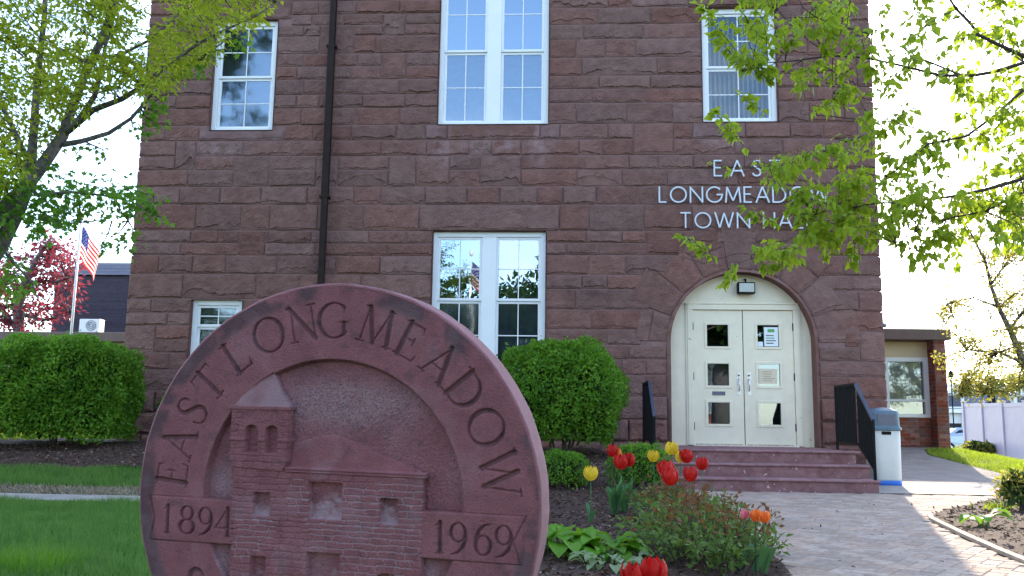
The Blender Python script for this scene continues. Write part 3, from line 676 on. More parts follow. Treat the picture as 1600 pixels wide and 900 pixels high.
def door(x0, x1, hinge_left):
    d = empty('door', (x0, .21, DB)); d.parent = HALL; d.matrix_parent_inverse = PM(HALL).inverted(); d['label'] = 'left leaf of the cream double door' if hinge_left else 'right leaf of the cream double door'
    w_ = x1-x0; cx = (x0+x1)/2; ow = .37; oh = .37; zs_ = [.70+DB-.505, 1.285+DB-.505, 1.87+DB-.505]
    zo = [(DB+.32, DB+.32+.33), (DB+.91, DB+.91+.34), (DB+1.52, DB+1.52+.34)]
    y0, y1 = .205, .245; xo0, xo1 = cx-.165, cx+.165
    p = MB(); p.box(x0+.004, xo0, y0, y1, DB, DT-.006); p.box(xo1, x1-.004, y0, y1, DB, DT-.006)
    zz = [DB]+[v for a in zo for v in a]+[DT-.006]
    for k in range(0, 8, 2): p.box(xo0, xo1, y0, y1, zz[k], zz[k+1])
    p.build('leaf_panel', M['cream'], d)
    for a, b in zo:
        m_ = MB(); q = .038
        m_.box(xo0-q, xo0, y0-.012, y0-.001, a-q, b+q); m_.box(xo1, xo1+q, y0-.012, y0-.001, a-q, b+q); m_.box(xo0, xo1, y0-.0125, y0-.001, b, b+q); m_.box(xo0, xo1, y0-.0125, y0-.001, a-q, a)
        m_.build('pane_moulding', M['cream'], d, bevel=.004)
        MB().add([(xo0, y0+.02, a), (xo1, y0+.02, a), (xo1, y0+.02, b), (xo0, y0+.02, b)], [(0, 1, 2, 3)]).build('pane', M['glassdoor'], d)
    hx = x0 if hinge_left else x1
    for hz in (DB+.28, DB+1.05, DB+1.83): MB().tube([(hx, y0-.008, hz-.055), (hx, y0-.008, hz+.06)], .014, 8).build('hinge', M['darkmetal'], d)
    px = x1-.075 if hinge_left else x0+.075
    bx('handle_plate', px-.030, px+.030, y0-.006, y0-.001, DB+.76, DB+1.12, M['steel'], d, .004)
    MB().tube([(px, y0-.006, DB+.83), (px, y0-.05, DB+.85), (px, y0-.055, DB+.93), (px, y0-.05, DB+1.0), (px, y0-.006, DB+1.02)], .010, 8).build('handle', M['steel'], d, True)
    MB().tube([(px, y0-.006, DB+1.07), (px, y0-.018, DB+1.07)], .014, 10).build('lock', M['darkmetal'], d)
    bx('rusty_kick_strip', x0+.03, x1-.03, y0-.004, y0-.001, DB, DB+.018, M['rust'], d)
    if hinge_left: bx('letter_slot', cx-.1, cx+.1, y0-.008, y0-.001, DB+.76, DB+.82, M['slot'], d, .003)
    return d
M['rust'] = mat('rusty_paint', (.30, .16, .07), .9, col2=(.62, .56, .44), nscale=24)
M['slot'] = mat('grey_letter_slot', (.12, .13, .16), .5, .1, 12)
door(DL, mid-.003, True); door(mid+.003, DRR, False)
bx('door_gap', mid-.01, mid+.01, .247, .26, DB, DT, M['interior'], HALL)
bx('threshold', DL-.02, DRR+.02, .12, .26, .488, .504, M['steel'], HALL)
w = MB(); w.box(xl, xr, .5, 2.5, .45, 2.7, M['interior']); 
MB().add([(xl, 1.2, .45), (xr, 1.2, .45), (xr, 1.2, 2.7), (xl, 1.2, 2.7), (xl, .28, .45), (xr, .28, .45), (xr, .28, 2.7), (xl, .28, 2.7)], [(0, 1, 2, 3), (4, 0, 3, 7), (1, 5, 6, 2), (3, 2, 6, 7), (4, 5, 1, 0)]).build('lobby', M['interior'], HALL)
# papers taped inside the door
cxr = (mid+.003+DRR)/2
t = empty('poster', (cxr, .22, 2.1), 'white and green printed poster taped in the top right door pane', 'poster')
bx('sheet', cxr-.06, cxr+.155, .213, .216, DB+1.53, DB+1.83, M['paper'], t)
bx('green_print', cxr-.005, cxr+.10, .210, .2128, DB+1.75, DB+1.80, M['greenink'], t)
for k in range(4): bx('print_line', cxr-.03, cxr+rnd.uniform(.08, .13), .210, .2128, DB+1.57+k*.04, DB+1.585+k*.04, M['greenink'] if k == 2 else M['ink2'] if 'ink2' in M else M['ink'], t)
t = empty('notice', (cxr, .22, 1.5), 'cream typed notice taped in the middle right door pane', 'notice')
bx('sheet', cxr-.155, cxr+.125, .213, .216, DB+.95, DB+1.18, M['beigepaper'], t)
for k in range(5): bx('print_line', cxr-.10, cxr+rnd.uniform(.02, .09), .210, .2128, DB+.99+k*.035, DB+.996+k*.035, M['ink'], t)
t = empty('sticker', (cxr-.12, .22, 2.0), 'small white sticker at the corner of the top right door pane', 'sticker')
bx('sheet', cxr-.16, cxr-.08, .213, .216, DB+1.525, DB+1.60, M['paper'], t)
# downpipe
t = empty('downpipe', (-3.9, -.1, .3), 'long dark square rain pipe running down the brownstone wall', 'drainpipe')
p = MB(); 
for z0, z1, o_ in ((.3, 4.35, 0), (4.35, 6.9, .006), (6.9, 9.5, 0)): p.box(-3.92-o_, -3.82+o_, -.145-o_, -.055, z0, z1)
p.build('pipe', M['pipe'], t, bevel=.012)
for z in (1.6, 4.35, 6.9): bx('bracket', -3.95, -3.79, -.152, -.03, z-.02, z+.02, M['pipe'], t, .004)
# flood light over the door
t = empty('flood_light', (2.78, .1, 2.9), 'small grey flood light fixed over the arched door', 'light')
bx('housing', 2.685, 2.955, .03, .15, 2.84, 3.02, M['darkmetal'], t, .012); bx('lens', 2.705, 2.935, .012, .029, 2.86, 3.0, M['lampglass'], t, .006)
MB().tube([(2.82, .1, 3.02), (2.82, .1, 3.07), (2.82, .2, 3.08)], .014, 8).build('mount', M['darkmetal'], t)

# ------------------------------------------------------------------ wall lettering (stroke letters)
def arcp(cx, cy, rx, ry, a0, a1, n=16): return [(cx+rx*math.cos(math.radians(a0+(a1-a0)*k/n)), cy+ry*math.sin(math.radians(a0+(a1-a0)*k/n))) for k in range(n+1)]
SANS = {'E': (.46, [[(.0, 0), (.0, 1)], [(0, .965), (.44, .965)], [(0, .53), (.38, .53)], [(0, .035), (.44, .035)]]),
 'A': (.78, [[(0, 0), (.39, .98)], [(.39, .98), (.78, 0)], [(.15, .34), (.63, .34)]]),
 'S': (.5, [[(.46, .84), (.40, .93), (.27, .965), (.12, .92), (.06, .78), (.12, .63), (.27, .52), (.43, .40), (.48, .24), (.42, .09), (.26, .03), (.10, .07), (.02, .2)]]),
 'T': (.62, [[(.31, 0), (.31, .93)], [(0, .965), (.62, .965)]]),
 'L': (.42, [[(0, 0), (0, 1)], [(0, .035), (.42, .035)]]),
 'O': (.98, [arcp(.49, .5, .465, .465, 0, 360, 40)]),
 'N': (.72, [[(0, 0), (0, 1)], [(0, .95), (.72, .05)], [(.72, 0), (.72, 1)]]),
 'G': (.92, [arcp(.48, .5, .46, .465, 42, 360, 36)+[(.62, .5)]]),
 'M': (.88, [[(0, 0), (.09, .98)], [(.09, .95), (.44, .12)], [(.44, .12), (.79, .95)], [(.79, .98), (.88, 0)]]),
 'D': (.76, [[(0, 0), (0, 1)], [(0, .965), (.3, .965)]+arcp(.3, .5, .44, .465, 90, -90, 20)+[(0, .035)]]),
 'W': (1.1, [[(0, 1), (.27, .04)], [(.27, .04), (.55, .95)], [(.55, .95), (.83, .04)], [(.83, .04), (1.1, 1)]]),
 'H': (.66, [[(0, 0), (0, 1)], [(0, .52), (.66, .52)], [(.66, 0), (.66, 1)]])}
def stroke_letter(ch, x, z, h, y, parent):
    wd, st = SANS[ch]; m = MB(); hw = .043*h
    for si, P in enumerate(st):
        P = [Vector((x+p[0]*h, z+p[1]*h)) for p in P]; vs = []; closed = (P[0]-P[-1]).length < .001; n_ = len(P); yy = y-.0006*si
        for i in range(n_):
            a = P[i]-P[i-1] if i > 0 else (P[0]-P[-2] if closed else P[1]-P[0]); b = P[i+1]-P[i] if i < n_-1 else (P[1]-P[0] if closed else P[-1]-P[-2])
            tt = (a.normalized()+b.normalized()).normalized(); nn = Vector((-tt.y, tt.x))*hw/max(.5, tt.dot(b.normalized()))
            for q in (P[i]+nn, P[i]-nn): vs += [(q.x, yy, q.y), (q.x, y+.022, q.y)]
        fs = []
        for i in range(n_-1):
            a = i*4; b = a+4; fs += [(a, a+2, b+2, b), (a, b, b+1, a+1), (a+2, a+3, b+3, b+2)]
        if not closed: fs += [(0, 1, 3, 2), ((n_-1)*4, (n_-1)*4+2, (n_-1)*4+3, (n_-1)*4+1)]
        m.add(vs, fs)
    m.build('letter', M['letter'], parent)
SIGN = empty('wall_lettering', (2.72, -.07, 3.84), 'pale raised letters EAST LONGMEADOW TOWN HALL on the brownstone above the door', 'sign')
def line(txt, x0, x1, z0, z1):
    h = z1-z0; tot = sum(SANS[c][0] if c != ' ' else .35 for c in txt)*h; gap = (x1-x0-tot)/(len(txt)-1); x = x0
    for c in txt:
        if c != ' ': stroke_letter(c, x, z0, h, -.085, SIGN); x += SANS[c][0]*h+gap
        else: x += .35*h+gap
line('EAST', 2.34, 3.36, 4.685, 4.95); line('LONGMEADOW', 1.475, 4.10, 4.26, 4.52); line('TOWN HALL', 1.80, 3.86, 3.85, 4.105)

# ------------------------------------------------------------------ steps and handrails
t = empty('entrance_steps', (2.5, -1, 0), 'three low red brown steps with brick nosings leading to the cream doors', 'steps')
SX0, SX1 = .98, 3.87
for k, (yf, zt_) in enumerate(((-2.5, .165), (-2.17, .33), (-1.84, .495))):
    x0 = SX0-(.0 if k else .0); x1 = (3.86, 3.88, 3.84)[k]
    if k == 0: x1 = 3.86
    bx('step', x0+.015*k, x1-.02*k, yf+.03, .30 if k == 2 else yf+.5, zt_-.165 if k else -.08, zt_-.035, M['step'], t)
    n_ = 14; 
    for i in range(n_):
        a = x0-.02+(x1-x0+.04)*i/n_; b = x0-.02+(x1-x0+.04)*(i+1)/n_
        m_ = MB(); e_ = .012; pr = [(yf+.34, -.034), (yf+.012, -.034), (yf, -.024), (yf, -.010), (yf+.010, 0), (yf+.34, 0)]
        dz = rnd.uniform(-.0015, .0015); vs = [(xx, p[0], zt_+p[1]+dz) for xx in (a+.0015, b-.0015) for p in pr]
        m_.add(vs, [(0, 1, 2, 3, 4, 5)[::-1], (6, 7, 8, 9, 10, 11)]+[(q, (q+1) % 6, 6+(q+1) % 6, 6+q) for q in range(6)]); m_.build('nosing_brick', M['nosing'], t)
bx('landing', SX0, 3.80, -1.49, .19, .40, .492, M['step'], t)
def rail(X, side, label):
    t = empty('handrail', (X, -1.6, 0), label, 'handrail', 'handrails beside the entrance steps')
    f = MB(); zt_ = 1.37 if side > 0 else 1.37; dx = .0
    f.tube([(X, -.93, zt_), (X, -1.84, zt_)], .024, 4).build('top_rail', M['darkmetal'], t)
    f = MB(); f.tube([(X, -1.83, zt_), (X, -2.46, .90)], .026, 4).build('sloped_rail', M['bluerail'], t)
    MB().tube([(X, -.95, .60), (X, -1.84, .60)], .014, 4).build('bottom_rail', M['darkmetal'], t)
    MB().tube([(X, -1.84, .60), (X, -2.44, .28)], .014, 4).build('lower_sloped_rail', M['darkmetal'], t)
    MB().tube([(X, -.94, .49), (X, -.94, zt_)], .022, 4).build('post', M['darkmetal'], t)
    MB().tube([(X, -2.44, .16), (X, -2.44, .92)], .022, 4).build('post', M['darkmetal'], t)
    bm_ = MB().tube([(0, 0, 0), (0, 0, 1)], .013, 4).mesh('baluster', M['darkmetal'])
    for k in range(14):
        y = -1.0-k*.06; o_ = link('baluster', bm_, t, False); o_.location = (0, y+1.6, .60); o_.scale = (1, 1, zt_-.60)
    for k in range(9):
        y = -1.90-k*.06; u_ = (y+1.84)/-.6; o_ = link('baluster', bm_, t, False); o_.location = (0, y+1.6, .60-.33*u_); o_.scale = (1, 1, .77-.12*u_)
    return t
M['bluerail'] = mat('dark_blue_painted_rail', (.028, .045, .085), .35, .15, 12, spec=.5)
rail(3.83, 1, 'black metal handrail on the right side of the steps, next to the bin')
rail(1.13, -1, 'dark handrail on the left side of the steps, seen end on')
# litter bin
t = empty('litter_bin', (4.50, -.80, 0), 'cream litter bin with blue grey dome lid and blue foot', 'bin')
bc = (4.50, -.80, .012)
MB().lathe([(.195, 0), (.20, .005), (.20, .065), (.195, .07)], 32, bc, sq=5).build('foot', M['blue'], t, True)
MB().lathe([(.193, .06), (.198, .09), (.205, .76), (.20, .77)], 32, bc, sq=5).build('body', M['offwhite'], t, True)
MB().lathe([(.205, .75), (.228, .765), (.228, .79), (.212, .80), (.205, .82), (.198, .99), (.185, 1.03), (.12, 1.065), (.02, 1.078)], 32, bc, sq=5).build('lid', M['bluegrey'], t, False)
MB().box(-.125, .125, -.006, 0, .83, .98, M=Matrix.Translation(Vector(bc)+Vector((0, -.2, 0)))).build('flap', M['slot'], t, bevel=.004)
bx('label_patch', 4.42, 4.55, -1.008, -1.003, .71, .755, M['darkmetal'], t)

# ------------------------------------------------------------------ round stone monument
DC = Vector((-.6618, -11.4007, .5923)); Dn = Vector((-.18282, -.98075, -.06857)); Dr = Vector((.98314, -.18218, -.01553)); Du = Vector((.00274, -.07026, .99753))
RO, RI, THK = .61, .398, .125
cell = .0022
us = np.arange(-RO-.004, RO+.004, cell); vs_ = np.concatenate([np.arange(-RO-.004, -.275, .006), np.arange(-.275, RO+.004, cell)])
U, Vv = np.meshgrid(us, vs_); RR = np.hypot(U, Vv)
def fbm(sc, seed, oct=4, shape=U.shape):
    "cheap value noise on the monument plane"
    r_ = np.random.default_rng(seed); out = np.zeros(U.shape); amp = 1; tot = 0
    for o in range(oct):
        f_ = sc*2**o; gx = (U+.7)*f_; gy = (Vv+.7)*f_; n_ = int(1.5*f_)+3; G = r_.random((n_, n_))
        ix = gx.astype(int); iy = gy.astype(int); fx = gx-ix; fy = gy-iy; fx = fx*fx*(3-2*fx); fy = fy*fy*(3-2*fy)
        out += amp*(G[iy, ix]*(1-fx)*(1-fy)+G[iy, ix+1]*fx*(1-fy)+G[iy+1, ix]*(1-fx)*fy+G[iy+1, ix+1]*fx*fy); tot += amp; amp *= .55
    return out/tot
def seg(ax, ay, bx_, by, Uc=None, Vc=None):
    Uc = U if Uc is None else Uc; Vc = Vv if Vc is None else Vc
    dx, dy = bx_-ax, by-ay; q = np.clip(((Uc-ax)*dx+(Vc-ay)*dy)/(dx*dx+dy*dy+1e-12), 0, 1)
    return np.hypot(Uc-ax-q*dx, Vc-ay-q*dy), q
carve = np.zeros(U.shape)
def cut(P, w0, w1=None, depth=.8, closedw=None):
    "V-cut along a polyline; half widths w0..w1 or one per point"
    n_ = len(P); ws = closedw or [w0+((w1 if w1 is not None else w0)-w0)*i/(n_-1) for i in range(n_)]
    for i in range(n_-1):
        (ax, ay), (bx_, by) = P[i], P[i+1]; m_ = max(ws)+.004
        i0, i1 = np.searchsorted(us, [min(ax, bx_)-m_, max(ax, bx_)+m_]); j0, j1 = np.searchsorted(vs_, [min(ay, by)-m_, max(ay, by)+m_])
        if i1 <= i0 or j1 <= j0: continue
        d, q = seg(ax, ay, bx_, by, U[j0:j1, i0:i1], Vv[j0:j1, i0:i1]); ww = ws[i]*(1-q)+ws[i+1]*q
        carve[j0:j1, i0:i1] = np.maximum(carve[j0:j1, i0:i1], np.clip((ww-d)*2.6, 0, .011)*depth)
TK, TN, SR = .074, .032, .030
def ell(cx, cy, rx, ry, a0=0, a1=360, n=30, thick=TK, thin=TN):
    P = arcp(cx, cy, rx, ry, a0, a1, n); ws = [thin+(thick-thin)*abs(math.cos(math.radians(a0+(a1-a0)*k/n)))**1.4 for k in range(n+1)]; return (P, ws)
def ln(a, b, w0, w1=None): return ([a, b], [w0, w1 if w1 is not None else w0])
def ser(x, y, h=.11): return ln((x-h, y), (x+h, y), SR)
SERIF = {
 'E': (.62, [ln((.12, 0), (.12, 1), TK), ser(.1, .985), ser(.1, .015), ln((.12, .985), (.55, .985), SR), ln((.55, .985), (.585, .82), TN, .02), ln((.12, .52), (.42, .52), SR), ln((.42, .62), (.42, .42), .03), ln((.12, .015), (.6, .015), SR), ln((.6, .015), (.66, .2), TN, .02)]),
 'A': (.86, [ln((.08, .0), (.42, 1.0), TN), ln((.40, 1.03), (.76, 0), TK), ln((.2, .36), (.62, .36), SR), ser(.08, 0, .1), ser(.77, 0, .12)]),
 'S': (.58, [([(.50, .74), (.49, .86), (.40, .97), (.27, 1.0), (.14, .95), (.07, .82), (.10, .68), (.24, .56), (.40, .45), (.51, .33), (.53, .18), (.45, .04), (.29, -.01), (.14, .03), (.06, .14), (.03, .28)], [.03, .04, TN, TN, .05, .065, .075, TK, TK, .075, .065, .05, TN, TN, .035, .03])]),
 'T': (.76, [ln((.38, 0), (.38, 1), TK), ln((.03, .985), (.73, .985), SR), ln((.03, .985), (0, .80), TN, .02), ln((.73, .985), (.76, .80), TN, .02), ser(.38, .0, .15)]),
 'L': (.62, [ln((.12, 0), (.12, 1), TK), ser(.11, .99, .13), ser(.08, .01, .08), ln((.12, .015), (.58, .015), SR), ln((.58, .015), (.64, .22), .05, .02)]),
 'O': (1.0, [ell(.5, .5, .46, .50)]),
 'N': (.90, [ln((.12, 0), (.12, .98), TN), ln((.08, 1), (.78, .02), TK), ln((.78, 0), (.78, 1), TN), ser(.12, 0), ser(.05, 1, .07), ser(.78, 1, .12)]),
 'G': (.95, [ell(.5, .5, .46, .50, 48, 320, 26), ln((.80, .12), (.80, .44), TK*.9), ser(.80, .45, .13), ln((.80, .87), (.82, .70), TN, .02)]),
 'M': (1.12, [ln((.14, 0), (.22, 1), TN), ln((.22, 1), (.54, .03), TK), ln((.54, .03), (.88, 1), TN), ln((.88, 1), (.98, 0), TK), ser(.14, 0, .12), ser(.98, 0, .12), ser(.17, 1, .06), ser(.93, 1, .07)]),
 'D': (.88, [ln((.14, 0), (.14, 1), TK), ser(.07, .99, .08), ser(.07, .01, .08), ([(.12, .985), (.36, .985)]+arcp(.36, .5, .45, .485, 85, -85, 18)+[(.36, .015), (.12, .015)], [SR, SR]+[SR+(TK-SR)*math.cos(math.radians(85-170*k/18)) for k in range(19)]+[SR, SR])]),
 'W': (1.22, [ln((.06, 1), (.36, 0), TK), ln((.36, 0), (.62, .92), TN), ln((.58, 1), (.86, 0), TK), ln((.86, 0), (1.14, 1), TN), ser(.06, 1, .10), ser(1.15, 1, .1)]),
 '1': (.3, [ln((.17, 0), (.17, .98), .075), ln((.03, .86), (.17, .98), .03), ser(.17, 0, .13)]),
 '8': (.62, [ell(.31, .745, .22, .25, thick=.07), ell(.31, .255, .28, .255, thick=.08)]),
 '9': (.60, [ell(.28, .68, .24, .30, 0, 360, thick=.06), ([(.52, .68), (.53, .48), (.44, .22), (.25, .04), (.06, -.02)], [.07, .075, .07, .05, .03])]),
 '6': (.60, [ell(.32, .32, .25, .31, 0, 360, thick=.065), ([(.08, .32), (.09, .56), (.19, .80), (.36, .95), (.54, 1.0)], [.07, .075, .07, .05, .03])]),
 '4': (.72, [ln((.50, 1), (.02, .29), TN), ln((.02, .29), (.70, .29), .04), ln((.50, 1), (.50, 0), .075), ser(.5, 0, .1)])}
def engrave(ch, cx, cy, h, rot, depth=.9):
    wd, st = SERIF[ch]; c, s_ = math.cos(rot), math.sin(rot)
    for P, ws in st:
        Q = []
        for x, y in P:
            x = (x-wd/2)*h; y = (y-.5)*h; Q.append((cx+x*c+y*s_, cy-x*s_+y*c))
        cut(Q, 0, depth=depth, closedw=[q*h*1.08 for q in ws])
for ch, a in zip('EASTLONGMEADOW', (-84.3, -73.4, -61.9, -51.0, -37.5, -23.9, -11.0, -.2, 15.2, 27.3, 39.9, 51.6, 64.7, 79.6)):
    a = math.radians(a); engrave(ch, .506*math.sin(a), .506*math.cos(a), .100, a)
a = math.radians(-120.5); engrave('S', .505*math.sin(a), .505*math.cos(a), .105, a+PI)
a = math.radians(118); engrave('T', .51*math.sin(a), .51*math.cos(a), .095, a+PI)
for ch, u in zip('1894', (-.512, -.447, -.385, -.325)): engrave(ch, u, -.079, .080, 0)
for ch, u in zip('1969', (.330, .385, .452, .512)): engrave(ch, u, -.082, .084, 0)
# levels
rough = fbm(190, 3, 2)-.5
BT, BB = -.014, -.142
UL_, UR_ = -.300, .281
def edge(cond, w_=.0022): return cond
inring = RR > RI
step = nsm(0, .010, RI-RR)                   # cove from ring down to the field
h = -.022*step+rough*.0034*step
dust = np.zeros(U.shape)
region = np.where(inring, 0, 1)
# lower ring half: ring resumes below the bands only outside the field too
band = (Vv < BT) & (Vv > BB) & (np.abs(U) < .565) & ((U < UL_) | (U > UR_))
h = np.where(band, .003*nsm(0, .003, BT-Vv)*nsm(0, .003, Vv-BB), h); 
cut([(-.575, BT), (-.553, -.078), (-.567, BB)], .0035, depth=.6); cut([(.572, BT), (.538, -.080), (.558, BB)], .0035, depth=.6)
cut([(-.58, BT), (-.30, BT-.001)], .002, depth=.7); cut([(.28, BT), (.575, BT)], .002, depth=.5); cut([(-.567, BB), (-.30, BB)], .003, depth=.8); cut([(.28, BB), (.558, BB)], .003, depth=.8)
region = np.where(band, 2, region)
# gable roof, building, tower
def poly_in(P):
    c = np.zeros(U.shape, bool); j = len(P)-1
    for i in range(len(P)):
        (xi, yi), (xj, yj) = P[i], P[j]
        if yi != yj: c ^= ((yi > Vv) != (yj > Vv)) & (U < (xj-xi)*(Vv-yi)/(yj-yi)+xi)
        j = i
    return c
gable = poly_in([(-.14, .085), (-.14, .148), (-.03, .178), (.01, .182), (.285, .085)])
h = np.where(gable, -.012-.008*np.clip((Vv-.085)/.1, 0, 1), h); region = np.where(gable, 3, region)
body = poly_in([(UL_, -.62), (UR_, -.62), (UR_, .086), (UL_, .086)]) & (RR < .60)
h = np.where(body, .002, h); region = np.where(body, 3, region)
eave = (U > -.135) & (U < .288) & (Vv > .073) & (Vv < .087); h = np.where(eave, .006, h); region = np.where(eave, 3, region)
cut([(-.13, .0795), (.288, .0795)], .0022, depth=.7)
tower = poly_in([(-.311, .10), (-.130, .10), (-.130, .249), (-.311, .249)]) | poly_in([(-.311, .10), (-.300, .082), (-.142, .076), (-.130, .10)])
h = np.where(tower, .007, h); region = np.where(tower, 4, region)
cornice = (U > -.318) & (U < -.122) & (Vv > .248) & (Vv < .259); h = np.where(cornice, .010, h); region = np.where(cornice, 4, region)
tr = poly_in([(-.318, .259), (-.122, .259), (-.155, .300), (-.182, .350), (-.200, .43), (-.26, .43)]) & (RR < RI+.002)
h = np.where(tr, .006-.018*np.clip((Vv-.259)/.12, 0, 1), h); region = np.where(tr, 4, region)
sb = (U > -.314) & (U < -.127) & (Vv > .158) & (Vv < .165); h = np.where(sb, .010, h)
# incised stonework
rj = np.random.default_rng(21)
def bricks_on(mask, rows, lo, hi, spacing, wd=.0012, dep=.0024):
    global h, dust
    for a, b in zip(rows, rows[1:]):
        rowm = mask & (Vv >= a) & (Vv < b); wob = .0012*np.sin(U*60+a*900)
        d = np.abs(Vv-b-wob); m_ = mask & (d < wd); h = np.where(m_, h-dep, h)
        jd = efl > .62; dust = np.where(m_ & jd, .8, dust)
        x = lo+rj.uniform(0, spacing)
        while x < hi:
            m_ = rowm & (np.abs(U-x-.002*np.sin(Vv*300)) < wd); h = np.where(m_, h-dep, h); dust = np.where(m_ & jd, .8, dust); x += spacing*rj.uniform(.65, 1.5)
efl = fbm(5, 77, 3)-.9*np.hypot((U-.1)/.9, (Vv+.08)/.55)+.42
rows_b = [-.30, -.279, -.258, -.236, -.214, -.192, -.170, -.150, -.131, -.113, -.096, -.081, -.066, -.052, -.036, -.018, 0, .018, .036, .054, .072]
bricks_on(body & ~tower & (Vv < .072), rows_b, UL_, UR_, .052)
bricks_on(tower & (Vv < .158), [.08, .098, .116, .136, .157], -.31, -.13, .045)
bricks_on(tower & (Vv > .166) & (Vv < .24) & ((U < -.27) | (U > -.152)), [.166, .184, .202, .22, .238], -.31, -.13, .045)
for cx in (-.244, -.1805):
    for k in range(9):
        a = PI*k/8; cut([(cx+.021*math.cos(a), .197+.021*math.sin(a)), (cx+.044*math.cos(a), .197+.044*math.sin(a))], .0013, depth=.8)
    P = arcp(cx, .197, .045, .045, 0, 180, 14); cut(P, .0013, depth=.8)
# openings
def opening(m_, lvl=-.017):
    global h, dust
    h = np.where(m_, lvl+rough*.003, h)
for (a, b, c, d) in ((-.233, -.182, -.053, .012), (-.060, .040, -.053, .049), (.156, .209, -.059, .015), (-.236, -.188, -.30, -.168), (-.060, .038, -.30, -.147)):
    m_ = (U > a) & (U < b) & (Vv > c) & (Vv < d); opening(m_); dust = np.where(m_, np.clip(1.25*(1-(Vv-c)/(d-c))-.35+(fbm(60, 5, 2)-.5)*1.2, 0, .9), dust)
for (a, b) in ((-.264, -.224), (-.200, -.161)):
    m_ = (U > a) & (U < b) & (Vv > .124) & ((Vv < .184) | (np.hypot(U-(a+b)/2, Vv-.184) < (b-a)/2)); opening(m_, -.012)
m_ = (np.hypot(U-.180, Vv+.245) < .055) | ((np.abs(U-.18) < .055) & (Vv < -.245)); opening(m_)
for k in range(15): a = PI*k/14; cut([(.18+.058*math.cos(a), -.245+.058*math.sin(a)), (.18+.082*math.cos(a), -.245+.082*math.sin(a))], .0013, depth=.6)
cut(arcp(.18, -.245, .083, .083, 0, 180, 20), .0013, depth=.6)
# little doorway outlines low on the ring
low = fbm(2.2, 9, 3); 
big = fbm(9, 41, 4)
dust = np.where(region == 1, np.clip(1.1*np.exp(-(((U-.02)/.20)**2+((Vv-.27)/.06)**2))+.5*np.clip((fbm(4.0, 15, 3)-.52)*3.4, 0, .65), 0, .7)*np.clip(.45+(rng.random(U.shape)-.5)*1.3, 0, 1), dust)
dl = np.exp(-(((U+.345)/.045)**2+((Vv-.03)/.05)**2))+1.3*np.exp(-(((U+.345)/.03)**2+((Vv+.21)/.05)**2))+np.exp(-(((U-.30)/.03)**2+((Vv+.19)/.04)**2))
dust = np.where(region == 1, np.maximum(dust, dl*(.5+(rng.random(U.shape)-.5)*.9)*.8), dust)
dust = np.where(tr, np.clip(.45+(big-.5)*1.4-.5*np.clip((Vv-.30)/.1, 0, 1), 0, .5), dust)
dust = np.where((region == 0), np.clip((big-.60)*1.2, 0, .10), dust)
dust = np.where((region == 3) & (dust < .01), np.clip((big-.58)*1.2, 0, .15), dust)
dust = np.clip(dust, 0, 1)
dirt_shade = np.clip((RR-.555)/.02, 0, 1)*np.clip((big-.47)*7+.9*np.clip(-U*1.6+Vv, -.3, 1), 0, 1)+.5*np.clip((fbm(30, 60, 3)-.63)*6, 0, 1)+.7*(rng.random(U.shape) > .9965)+np.where(region == 1, .75*(rng.random(U.shape) > .80), 0)
dirt_shade = dirt_shade+.55*np.clip(carve/.009, 0, 1); pits = (fbm(75, 55, 1) > .955)*.0014  # shade of the carved cuts is darkened into the colour here
h = h-carve-pits+(fbm(7, 12, 3)-.5)*.0020+(fbm(40, 13, 2)-.5)*.0009
# faces
in_ = RR < RO-.004
cc = in_[:-1, :-1] & in_[1:, :-1] & in_[:-1, 1:] & in_[1:, 1:]
some = in_[:-1, :-1] | in_[1:, :-1] | in_[:-1, 1:] | in_[1:, 1:]
cellm = some
sc = np.where(RR > RO-.004, (RO-.004)/np.maximum(RR, 1e-6), 1); Us, Vs = U*sc, Vv*sc
h = np.where(sc < 1, np.minimum(h, 0), h)
co = (np.array(DC)[None, None]+Us[..., None]*np.array(Dr)+Vs[..., None]*np.array(Du)+h[..., None]*np.array(Dn)).reshape(-1, 3)
nx = len(us); I = np.arange(len(vs_)-1)[:, None]*nx+np.arange(nx-1)[None]; Fq = np.stack([I, I+1, I+1+nx, I+nx], -1)
regc = region[:-1, :-1]
M['mon'] = None
def monmat():
    m = mat('monument_redstone', (.175, .063, .072), .78, col2=(.238, .092, .104), nscale=14, bump=.45, bscale=190, speck=((.085, .032, .034), 260, .63))
    t = m.node_tree; n = t.nodes; l = t.links; p = n['Principled BSDF']; src = p.inputs['Base Color'].links[0].from_socket
    for an, c_, k in (('dirt_shade', (.060, .038, .046), .8), ('dust', (.36, .29, .33), .8)):
        at_ = n.new('ShaderNodeAttribute'); at_.attribute_name = an; mu = n.new('ShaderNodeMath'); mu.operation = 'MULTIPLY'; mu.inputs[1].default_value = k; mu.use_clamp = True; l.new(at_.outputs['Fac'], mu.inputs[0])
        mx_ = n.new('ShaderNodeMix'); mx_.data_type = 'RGBA'; mx_.inputs['B'].default_value = (*c_, 1); l.new(mu.outputs[0], mx_.inputs['Factor']); l.new(src, mx_.inputs['A']); src = mx_.outputs['Result']
    l.new(src, p.inputs['Base Color']); return m
M['mon'] = monmat()
MON = empty('round_monument', (DC.x, DC.y, 0), 'large round red stone monument carved with the town hall and EAST LONGMEADOW 1894 1969', 'monument')
